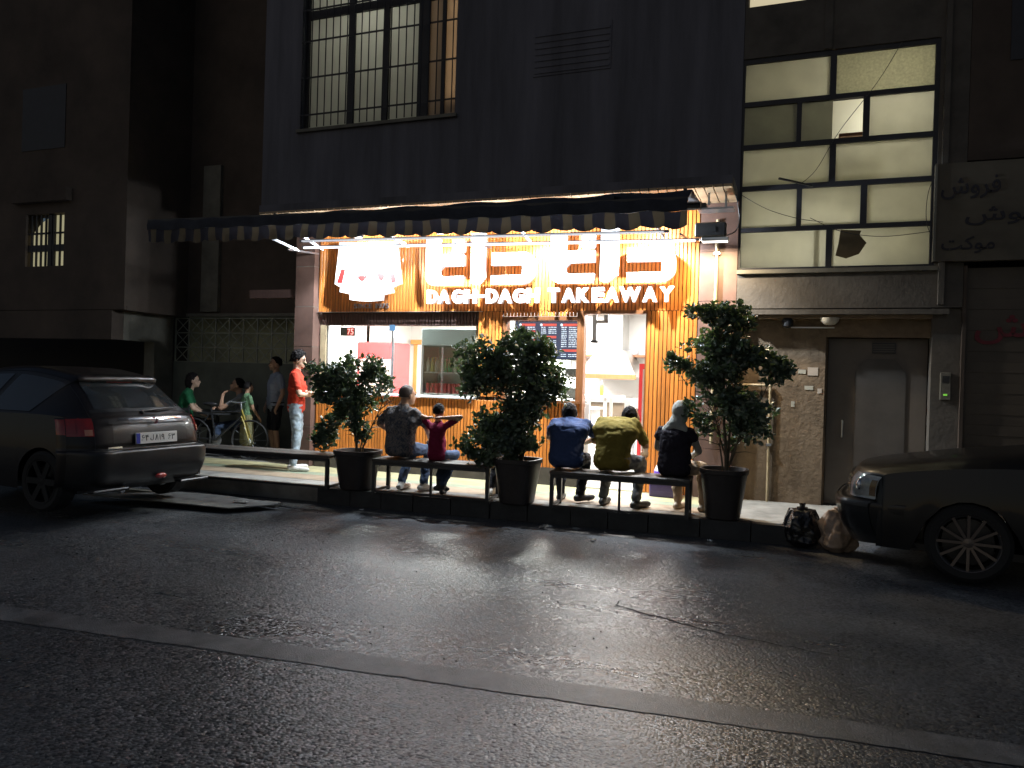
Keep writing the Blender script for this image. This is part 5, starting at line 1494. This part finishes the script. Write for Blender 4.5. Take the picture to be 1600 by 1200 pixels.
# ---- left hatchback. local x: rear -> front (+x), origin on the ground under the rear axle
hatch_chain = [  # cx, cz, ex, ez, ey, kx, kz, ky, dx, dz
    (-.50, .22, -.46, .23, .60, -.28, .25, .76, .03, 0),
    (-.60, .30, -.56, .30, .64, -.34, .31, .79, .03, 0),
    (-.66, .44, -.62, .44, .66, -.38, .45, .81, .03, 0),
    (-.67, .585, -.63, .585, .66, -.39, .585, .815, .03, 0),
    (-.655, .615, -.61, .615, .65, -.385, .615, .81, .03, 0),
    (-.585, .628, -.545, .628, .63, -.36, .628, .80, .03, 0),
    (-.585, .70, -.535, .70, .625, -.355, .70, .795, .03, 0),
    (-.565, .84, -.50, .835, .62, -.33, .83, .79, .04, 0),
    (-.52, .935, -.45, .925, .61, -.29, .915, .775, .05, .005),
    (-.475, .975, -.395, .96, .60, -.24, .945, .76, .06, .01),
    (-.27, 1.16, -.19, 1.145, .575, -.02, .955, .765, .06, .01),
    (-.06, 1.285, -.01, 1.268, .545, .22, .955, .77, .05, .012),
    (-.06, 1.322, .0, 1.305, .535, .30, .955, .77, .05, .012),
    (.10, 1.37, .14, 1.348, .535, .5, .95, .775, .04, .015),
    (.60, 1.43, .62, 1.40, .545, .85, .94, .78, 0, .02),
    (1.15, 1.41, 1.12, 1.38, .54, 1.3, .93, .78, 0, .02),
    (1.45, 1.345, 1.40, 1.32, .53, 1.65, .92, .78, -.02, .02),
    (1.85, 1.11, 1.75, 1.09, .58, 1.85, .90, .78, -.05, .02),
    (2.15, .94, 2.02, .925, .63, 2.05, .885, .77, -.06, .01),
    (2.65, .84, 2.55, .82, .62, 2.5, .82, .76, -.05, .01),
    (3.0, .70, 2.92, .68, .58, 2.8, .70, .72, -.05, .01),
    (3.17, .52, 3.08, .52, .58, 2.92, .52, .72, -.05, 0),
    (3.14, .24, 3.05, .24, .56, 2.9, .26, .70, -.05, 0)]
hatch_chain = [tuple((v - .025 if k == 3 else v - .02 if k == 4 else v) if 10 <= i <= 16 else v for k, v in enumerate(c)) for i, c in enumerate(hatch_chain)]
hb = Car(hatch_chain, (8.2, 20.2), (0.0, 2.44), .335)
PAINT = car_paint('dark_brown_car_paint', (.013, .010, .0095))
GLASSD = mat('dark_car_glass', (.035, .04, .042), .08, spec=.7, coat=.5)
TRIMK = mat('grey_bumper_plastic', (.014, .0135, .0145), .35)
LAMPR = mat('red_tail_lamp', (.30, .022, .02), .18, coat=.6)
LAMPO = mat('pale_orange_lens', (.65, .30, .20), .2, coat=.6)
CHROME = mat('chrome', (.75, .75, .76), .12, metal=1)
car1 = thing('parked_hatchback', 'dark brown hatchback parked with its tail to the road at left', 'car', (-8.02, -2.46, .02), 0)
ang = R(177)
tilt = Matrix.Rotation(ang, 4, 'Z') @ Matrix.Rotation(R(-.6), 4, 'Y') @ Matrix.Scale(1.06, 4)
car1.matrix_world = Matrix.Translation((-7.29, -3.44, .11)) @ tilt
body = MB()
for (u0, u1, v0, v1, nu, nv) in ((0, 10, -3, 3, 90, 48), (9.999, 22, -2, 2, 90, 32), (9.999, 11.4, 2, 3, 14, 8), (9.999, 11.4, -3, -2, 14, 8), (18, 22, 2, 3, 26, 8), (18, 22, -3, -2, 26, 8)):
    body.add(*hb.grid(u0, u1, v0, v1, nu, nv))
for sg in (-1, 1): body.add(*hb.side(sg)); body.add(*returns(hb, 0, 8.6, sg, .09))
bo = body.build('body', PAINT, car1, 50)
rwin = MB().add(*hb.grid(9.35, 11.05, -1.68, 1.68, 16, 24, .004)); rwo = rwin.build('rear_window', GLASSD, car1, 60)
ms = MB().add(*hb.grid(9.15, 9.33, -1.9, 1.9, 3, 24, .006)); ms.add(*hb.grid(11.07, 11.25, -1.9, 1.9, 3, 24, .006)); ms.build('seal', M['dark'], rwo, 60)
for sg in (-1, 1):
    MB().add(*hb.grid(5.1, 11.0, sg * 1.985, sg * 2.015, 50, 2, .004)).build('tailgate_seam', M['dark'], car1)
MB().add(*hb.grid(5.05, 5.25, -2.0, 2.0, 2, 30, .003)).build('tailgate_seam', M['dark'], car1)
for sg in (-1, 1):
    MB().add(*hb.grid(11.8, 14.1, sg * 2.12, sg * 2.9, 24, 8, .003)).build('side_window', GLASSD, car1, 60)
    MB().add(*hb.grid(14.3, 16.6, sg * 2.12, sg * 2.9, 24, 8, .003)).build('side_window', GLASSD, car1, 60)
    MB().add(*hb.grid(11.3, 18, sg * 2.0, sg * 3.0, 60, 10, -.004)).build('door_frame', M['dark'], car1, 60)
MB().add(*hb.grid(16.2, 18, -1.9, 1.9, 14, 16, .004)).build('windscreen', GLASSD, car1, 60)
bp = MB().add(*hb.grid(.1, 4.6, -2.98, 2.98, 40, 50, .012)); bp.build('bumper', TRIMK, car1, 60)
sp = MB().add(*hb.grid(11.5, 12.4, -1.75, 1.75, 8, 24, .03)); spo = sp.build('spoiler', PAINT, car1, 60)
MB().add(*hb.grid(11.35, 11.62, -.5, .5, 4, 10, .034)).build('brake_light', LAMPR, spo, 60)
for sg in (-1, 1):
    tlp = MB().add(*hb.grid(6.5, 8.25, sg * 2.0, sg * 2.97, 14, 14, .008))
    tlp.add(*returns(hb, 6.6, 8.2, sg * 1.004, .08)); to = tlp.build('tail_light', LAMPR, car1, 60)
    MB().add(*hb.grid(6.7, 8.0, sg * 2.55, sg * 2.93, 10, 8, .014)).build('lens', LAMPO if sg < 0 else LAMPR, to, 60)
    MB().add(*hb.grid(6.55, 6.95, sg * 2.05, sg * 2.3, 5, 5, .014)).build('reverse_lens', LAMPO, to, 60)
# plate recess, plate, handle bar, emblem, wiper, exhaust details
plm = mat('plate_white', (.70, .70, .67), .4)
MB().add(*hb.grid(5.9, 7.35, -1.3, 1.3, 12, 20, .003)).build('plate_recess', TRIMK, car1, 60)
MB().add(*hb.grid(7.35, 7.75, -1.45, 1.45, 6, 24, .028)).build('tailgate_handle', CHROME if False else PAINT, car1, 60)
MB().add(*hb.grid(7.62, 7.80, -1.1, 1.1, 4, 20, .036)).build('chrome_strip', CHROME, car1, 60)
pl = MB().box(-.02, -.008, -.26, .26, 0, .115, bev=.004).build('number_plate', plm, car1)
pl.location = (-.600, -.03, .672); pl.rotation_euler = (0, R(4), 0)
MB().box(-.0225, -.0205, .21, .256, .004, .111).build('blue_band', mat('plate_blue', (.03, .05, .35), .4), pl)
pd = mat('plate_digits', (.02, .02, .02), .5)
for ch_, a, b_ in (('\u06f6', -.195, -.155), ('\u06f4', -.145, -.105), ('\ufedd', -.085, -.045), ('\u06f8', -.025, .015), ('\u06f1', .03, .04), ('\u06f9', .055, .09), ('\u06f6', .14, .175), ('\u06f3', .185, .225)):
    q = place_text('digit', ch_, a, b_, .03, .09, 0, pd, pl, .002, .008)
    q.rotation_euler = (0, 0, R(-90)); q.location = (-.0205, 0, 0)
em = MB()
for p in ([(0, 0), (.03, .005), (.05, .03), (.035, .035), (.04, .06), (.015, .07), (.02, .045), (.0, .03)], [(-.01, .05), (.0, .08), (-.03, .085), (-.035, .06)]):
    em.prism([(x * .9, z * .9) for x, z in p], -.012, -.002)
eo = em.build('emblem', CHROME, car1); eo.location = (-.60, .01, .875); eo.rotation_euler = (R(0), R(12), R(-90))
wp = MB().tube([(-.46, .05, .995), (-.47, -.2, 1.02), (-.42, -.47, 1.03)], [.012, .010, .006], 6); wp.sphere((-.47, .05, .985), .025, 8, 6); wp.build('wiper', M['dark'], car1, 60)
for yy, ww in ((.46, .16), (-.54, .10)):
    MB().box(-.61, -.602, yy - ww / 2, yy + ww / 2, .645, .662).build('badge', CHROME, car1)
fl = MB().sphere((-.655, -.06, .33), (.02, .075, .03), 12, 8).build('fog_light', LAMPR, car1, 60)
for yy in (-.52, .52): MB().box(-.66, -.56, yy - .2, yy + .2, .225, .255, bev=.01).build('lower_lip', TRIMK, car1)
MB().tube([(-.60, .35, .22), (-.45, .35, .22)], .03, 10).build('exhaust', M['steel'], car1, 60)
MB().box(-.35, 2.9, -.66, .66, .19, .25).build('underbody', M['dark'], car1)
for sg in (-1, 1):
    for ax in (0., 2.44):
        wheel(car1, ax, sg * .70, .30, 6, TYRE, sg)
    MB().box(1.65, 1.80, sg * .80 - .09, sg * .80 + .09, .93, 1.04, bev=.03).build('mirror', M['dark'], car1)
# ---- right sedan, only its front half is in the picture. local x towards the nose
sed_chain = [
    (-1.2, .25, -1.2, .25, .62, -1.1, .25, .78, 0, 0),
    (-1.3, .60, -1.25, .60, .64, -1.12, .6, .80, 0, 0),
    (-1.28, .90, -1.2, .89, .62, -1.05, .88, .78, 0, 0),
    (-.9, 1.0, -.88, .98, .60, -.8, .95, .79, 0, .01),
    (-.35, 1.34, -.30, 1.31, .54, -.3, .94, .79, 0, .02),
    (.35, 1.42, .35, 1.38, .55, .3, .92, .79, 0, .02),
    (.95, 1.36, .92, 1.33, .54, .9, .91, .79, 0, .02),
    (1.55, 1.10, 1.46, 1.07, .60, 1.4, .93, .785, -.04, .015),
    (1.75, 1.045, 1.66, 1.02, .63, 1.6, .93, .785, -.05, .012),
    (2.2, .985, 2.12, .965, .64, 2.1, .90, .785, -.05, .012),
    (2.70, .865, 2.62, .845, .635, 2.5, .82, .77, -.05, .01),
    (2.83, .785, 2.75, .77, .625, 2.58, .765, .76, -.06, 0),
    (2.87, .70, 2.79, .695, .62, 2.61, .69, .755, -.06, 0),
    (2.885, .585, 2.80, .585, .62, 2.62, .585, .755, -.06, 0),
    (2.955, .555, 2.87, .555, .64, 2.66, .555, .775, -.06, 0),
    (2.97, .47, 2.88, .47, .64, 2.67, .47, .775, -.06, 0),
    (2.92, .32, 2.83, .32, .63, 2.63, .32, .76, -.06, 0),
    (2.84, .20, 2.76, .20, .60, 2.56, .22, .74, -.06, 0)]
sed_chain = [tuple(v + (.13 if (i >= 10 and k in (0, 2, 5)) else 0) for k, v in enumerate(c)) for i, c in enumerate(sed_chain)]
sd = Car(sed_chain, (1.2, 12.5), (-.55, 2.08), .34)
PAINT2 = car_paint('black_car_paint', (.004, .004, .0045))
car2 = thing('parked_sedan', 'black sedan with multi spoke alloy wheel parked at the right edge', 'car')
car2.matrix_world = Matrix.Translation((3.70, -2.07, .04)) @ Matrix.Rotation(R(172), 4, 'Z') @ Matrix.Scale(1.06, 4)
body = MB()
for (u0, u1, v0, v1, nu, nv) in ((0, 3.2, -3, 3, 20, 30), (3.199, 6.999, -2, 2, 40, 24), (6.998, 17, -3, 3, 90, 40)):
    body.add(*sd.grid(u0, u1, v0, v1, nu, nv))
for sg in (-1, 1):
    body.add(*sd.side(sg)); body.add(*returns(sd, 12.3, 17, sg, -.26))
body.build('body', PAINT2, car2, 50)
MB().add(*sd.grid(6.1, 7.4, -1.85, 1.85, 14, 16, .004)).build('windscreen', GLASSD, car2, 60)
for sg in (-1, 1):
    MB().add(*sd.grid(3.3, 7.0, sg * 2.0, sg * 3.0, 50, 10, -.004)).build('door_frame', M['dark'], car2, 60)
    MB().add(*sd.grid(3.6, 5.1, sg * 2.12, sg * 2.9, 20, 8, .003)).build('side_window', GLASSD, car2, 60)
    MB().add(*sd.grid(5.25, 6.8, sg * 2.12, sg * 2.9, 20, 8, .003)).build('side_window', GLASSD, car2, 60)
    hl = MB().add(*sd.grid(10.75, 13.0, sg * 1.6, sg * 2.93, 14, 16, .006)).build('headlight', mat('headlight_reflector', (.72, .73, .73), .25, metal=.3, var=.35, scale=16), car2, 60)
    MB().add(*sd.grid(10.7, 13.05, sg * 1.57, sg * 2.95, 14, 16, .016)).build('lens', glass('headlight_glass', (.9, .92, .92), .15), hl, 60)
    q = sd.P(12.0, sg * 2.2); MB().sphere(tuple(q + np.array((.0, 0, 0))), (.03, .055, .055), 14, 10).build('bulb', CHROME, hl, 60)
    MB().add(*sd.grid(11.3, 12.7, sg * 2.62, sg * 2.9, 10, 6, .011)).build('indicator', mat('amber_lens', (.35, .2, .08), .2), hl, 60)
grl = MB().add(*sd.grid(11.3, 12.9, -1.6, 1.6, 12, 24, .004)).build('grille', M['dark'], car2, 60)
for k in range(4):
    MB().add(*sd.grid(11.4 + k * .38, 11.5 + k * .38, -1.6, 1.6, 2, 24, .012)).build('slat', CHROME, grl, 60)
MB().add(*sd.grid(13.6, 17, -2.99, 2.99, 30, 40, .010)).build('bumper', PAINT2, car2, 60)
MB().add(*sd.grid(14.0, 14.5, -2.95, 2.95, 5, 40, .022)).build('bumper_strip', TRIMK, car2, 60)
MB().box(-1.0, 2.6, -.64, .64, .18, .24).build('underbody', M['dark'], car2)
ALLOY = mat('alloy', (.14, .12, .11), .35, metal=.8)
for sg in (-1, 1):
    for ax in (-.55, 2.08): wheel(car2, ax, sg * .71, .31, 12, ALLOY, sg)
    MB().box(1.22, 1.36, sg * .82 - .09, sg * .82 + .09, .93, 1.05, bev=.03).build('mirror', M['dark'], car2)

# ================================================================== BAGS, LITTER, TABLES
def bag(label, loc, rx, ry, h, m, seed, knot):
    t = thing('rubbish_bag', label, 'rubbish bag', loc, group='rubbish bags at the kerb end')
    V = []; F = []; nu, nv = 64, 40
    for j in range(nv + 1):
        u = j / nv
        rad = (.55 + .45 * min(1, u / .15)) * (1 - .25 * u - .75 * max(0, u - .45) ** 1.3)
        if u > .86: rad = .10 + .5 * max(0, u - .92)
        for k in range(nu):
            a = 2 * math.pi * k / nu
            fold = 1 + .38 * noise.noise((math.cos(a) * 1.5 + seed, math.sin(a) * 1.5, u * 2.2)) + .22 * abs(noise.noise((math.cos(a) * 3.6, math.sin(a) * 3.6 + seed, u * 4))) - .10 * abs(noise.noise((math.cos(a) * 8, math.sin(a) * 8 + seed, u * 7)))
            V.append((math.cos(a) * rx * rad * fold, math.sin(a) * ry * rad * fold, h * u + .02 * noise.noise((a, u * 5, seed))))
    F = [(j * nu + k, j * nu + (k + 1) % nu, (j + 1) * nu + (k + 1) % nu, (j + 1) * nu + k) for j in range(nv) for k in range(nu)]
    F.append(tuple(range(nu - 1, -1, -1)))
    MB().add(V, F).build('sack', m, t, 60)
    MB().tube([(0, 0, h * .86), (0, 0, h * .91)], [.05 * rx / .2, .055 * rx / .2], 10).build('knot', m, t, 60)
BAGK = mat('black_bin_liner', (.012, .012, .013), .22, bump=.9, bscale=22, coat=.3)
BAGW = mat('beige_carrier_bag', (.34, .26, .20), .45, bump=.6, bscale=26, var=.25, scale=8)
bag('shiny black rubbish bag at the kerb end beside the beige bag', (.10, -1.52, .004), .21, .20, .44, BAGK, 3, True)
bag('crumpled beige plastic bag between the black bag and the sedan', (.45, -1.60, .004), .20, .18, .48, BAGW, 9, True)
scr = mat('litter_paper', (.42, .40, .36), .8, var=.3)
LT = [(-6.15, -2.62, .074, 'crumpled white paper scrap on the ramp plate'), (-5.45, -2.25, .006, 'crumpled pale litter at the gutter end left of the kerb'), (-2.55, -2.0, .012, 'pale flattened paper lying against the kerb under the right bench'), (-7.45, -2.6, .074, 'small pale litter scrap behind the hatchback wheel'), (-1.9, -2.35, .004, 'tiny pale scrap on the road in front of the right bench')]
for i, (x, y, z, lab) in enumerate(LT):
    V = []; n_ = 7
    for a in range(n_):
        for b in range(n_):
            V.append((.16 * (a / 6 - .5) * (1.2 - .25 * i), .07 * (b / 6 - .5), .012 + .03 * abs(noise.noise((a * .6, b * .6, i)))))
    F = [(a * n_ + b, a * n_ + b + 1, (a + 1) * n_ + b + 1, (a + 1) * n_ + b) for a in range(n_ - 1) for b in range(n_ - 1)]
    mb = MB().add(V, F); o = mb.build('litter', scr, label=lab, cat='litter', group='litter at the kerb', loc=(x, y, z), rotz=i * .7)
    o.modifiers.new('t', 'SOLIDIFY').thickness = .003
# purple crate and a white and purple helmet near the doorway
f = thing('plastic_crate', 'purple plastic crate on the pavement behind the mustard shirt man', 'crate', (-1.52, -.18, .205))
PUR = mat('purple_plastic', (.075, .05, .18), .4)
MB().box(-.19, .19, -.12, .12, 0, .20, bev=.012).build('body', PUR, f)
MB().box(-.20, .20, -.13, .13, .201, .225, bev=.006).build('rim', mat('lilac_plastic', (.35, .32, .5), .4), f)
for z in (.06, .12): MB().box(-.18, .18, -.125, -.121, z, z + .012).build('rib', PUR, f)
f = thing('scooter_helmet', 'white helmet with purple band lying on the purple crate', 'helmet', (-1.52, -.18, .43))
MB().lathe([(.135, 0), (.15, .05), (.145, .12), (.11, .19), (.05, .225), (0, .232)], 24).build('shell', M['white'], f, 50)
MB().lathe([(.153, .055), (.155, .075), (.152, .10), (.148, .10)], 24).build('band', mat('violet_band', (.12, .04, .4), .4), f, 50)
MB().box(-.09, .09, -.16, -.12, .01, .05, bev=.01).build('visor', M['dark'], f)
# dark tables, chairs and a bicycle in the yard at the left
def table(label, x, y, r=.34):
    t = thing('cafe_table', label, 'table', (x, y, .205), group='tables in the yard')
    MB().lathe([(0, .70), (r, .70), (r, .725), (0, .725)], 24).build('top', M['black'], t, 30)
    MB().tube([(0, 0, .03), (0, 0, .70)], .03, 8).build('post', M['black'], t, 40)
    MB().lathe([(0, .03), (.05, .04), (.22, .012), (.22, 0), (0, 0)], 20).build('base', M['black'], t, 40)
table('round black cafe table in front of the man in the pale shirt', -9.22, .38)
table('round black cafe table beside the woman in green', -9.75, .85)
def chair(label, x, y, rz):
    t = thing('cafe_chair', label, 'chair', (x, y, .205), rz, group='chairs in the yard')
    MB().box(-.21, .21, -.21, .21, .42, .45, bev=.008).build('seat', M['black'], t)
    for sx in (-.18, .18):
        for sy in (-.18, .18): MB().bar((sx, sy, 0), (sx, sy, .42), .03).build('leg', M['black'], t)
        MB().bar((sx, -.19, .45), (sx, -.23, .86), .028).build('back_post', M['black'], t)
    for z in (.6, .7, .8): MB().bar((-.18, -.2 - .04 * (z - .45) / .4, z), (.18, -.2 - .04 * (z - .45) / .4, z), .02, .05).build('back_slat', M['black'], t)
chair('black cafe chair under the man in the pale shirt', -8.95, .70, R(130))
chair('black cafe chair under the woman in green', -9.95, .40, R(-50))
chair('empty black cafe chair between the two tables', -9.35, -.25, R(20))
bk = thing('bicycle', 'dark bicycle with yellow fork leaning among the cafe tables', 'bicycle', (-8.75, -.05, .205), R(12))
YEL = mat('yellow_paint', (.24, .18, .02), .5)
for x in (-.5, .5):
    wv = obj('wheel', None, bk, loc=(x, 0, .33))
    P = [(math.cos(a) * .31, 0, math.sin(a) * .31) for a in np.linspace(0, 2 * math.pi, 33)]
    MB().tube(P, .018, 6, cap=False).build('tyre', TYRE, wv, 60)
    sp_ = MB()
    for k in range(12): sp_.tube([(0, 0, 0), (math.cos(k * math.pi / 6) * .3, 0, math.sin(k * math.pi / 6) * .3)], .002, 4)
    sp_.build('spokes', M['steel'], wv)
MB().tube([(-.5, 0, .33), (-.1, 0, .30)], .013, 6).tube([(-.5, 0, .33), (-.18, 0, .78)], .011, 6).tube([(-.1, 0, .30), (-.2, 0, .86)], .016, 6).tube([(-.18, 0, .76), (.33, 0, .78)], .016, 6).tube([(-.1, 0, .30), (.35, 0, .70)], .018, 6).build('frame', M['black'], bk, 60)
MB().tube([(.5, .04, .33), (.40, .03, .62), (.34, 0, .82)], .016, 6).tube([(.5, -.04, .33), (.40, -.03, .62), (.34, 0, .70)], .016, 6).build('fork', YEL, bk, 60)
MB().tube([(.30, -.28, .95), (.33, -.1, .93), (.33, .1, .93), (.30, .28, .95)], .012, 6).tube([(.34, 0, .8), (.33, 0, .93)], .013, 6).build('handlebar', M['steel'], bk, 60)
MB().sphere((-.21, 0, .89), (.13, .065, .03), 12, 8).build('saddle', M['dark'], bk, 60)
MB().lathe([(.02, -.01), (.09, -.004), (.09, .004), (.02, .01)], 20, M=Matrix.Translation((-.1, .03, .30)) @ Matrix.Rotation(R(90), 4, 'X')).build('chainring', M['steel'], bk)

# loose grit and small stones on the asphalt
gv = MB(); rg = random.Random(5)
for _ in range(420):
    x, y = rg.uniform(-9, 4.5), rg.uniform(-8.4, -2.1)
    r_ = rg.uniform(.003, .009)
    v = [(x + r_ * rg.uniform(.7, 1.3) * a, y + r_ * rg.uniform(.7, 1.3) * b, .001 + max(0, c) * r_) for a, b, c in ((1, 0, 0), (0, 1, 0), (-1, 0, 0), (0, -1, 0), (rg.uniform(-.3, .3), rg.uniform(-.3, .3), 1.1))]
    gv.add(v, [(0, 1, 4), (1, 2, 4), (2, 3, 4), (3, 0, 4)])
gv.build('road_grit', mat('grit', (.06, .058, .055), .8, var=.5, scale=30), label='loose grit scattered over the asphalt', cat='grit', kind='stuff')
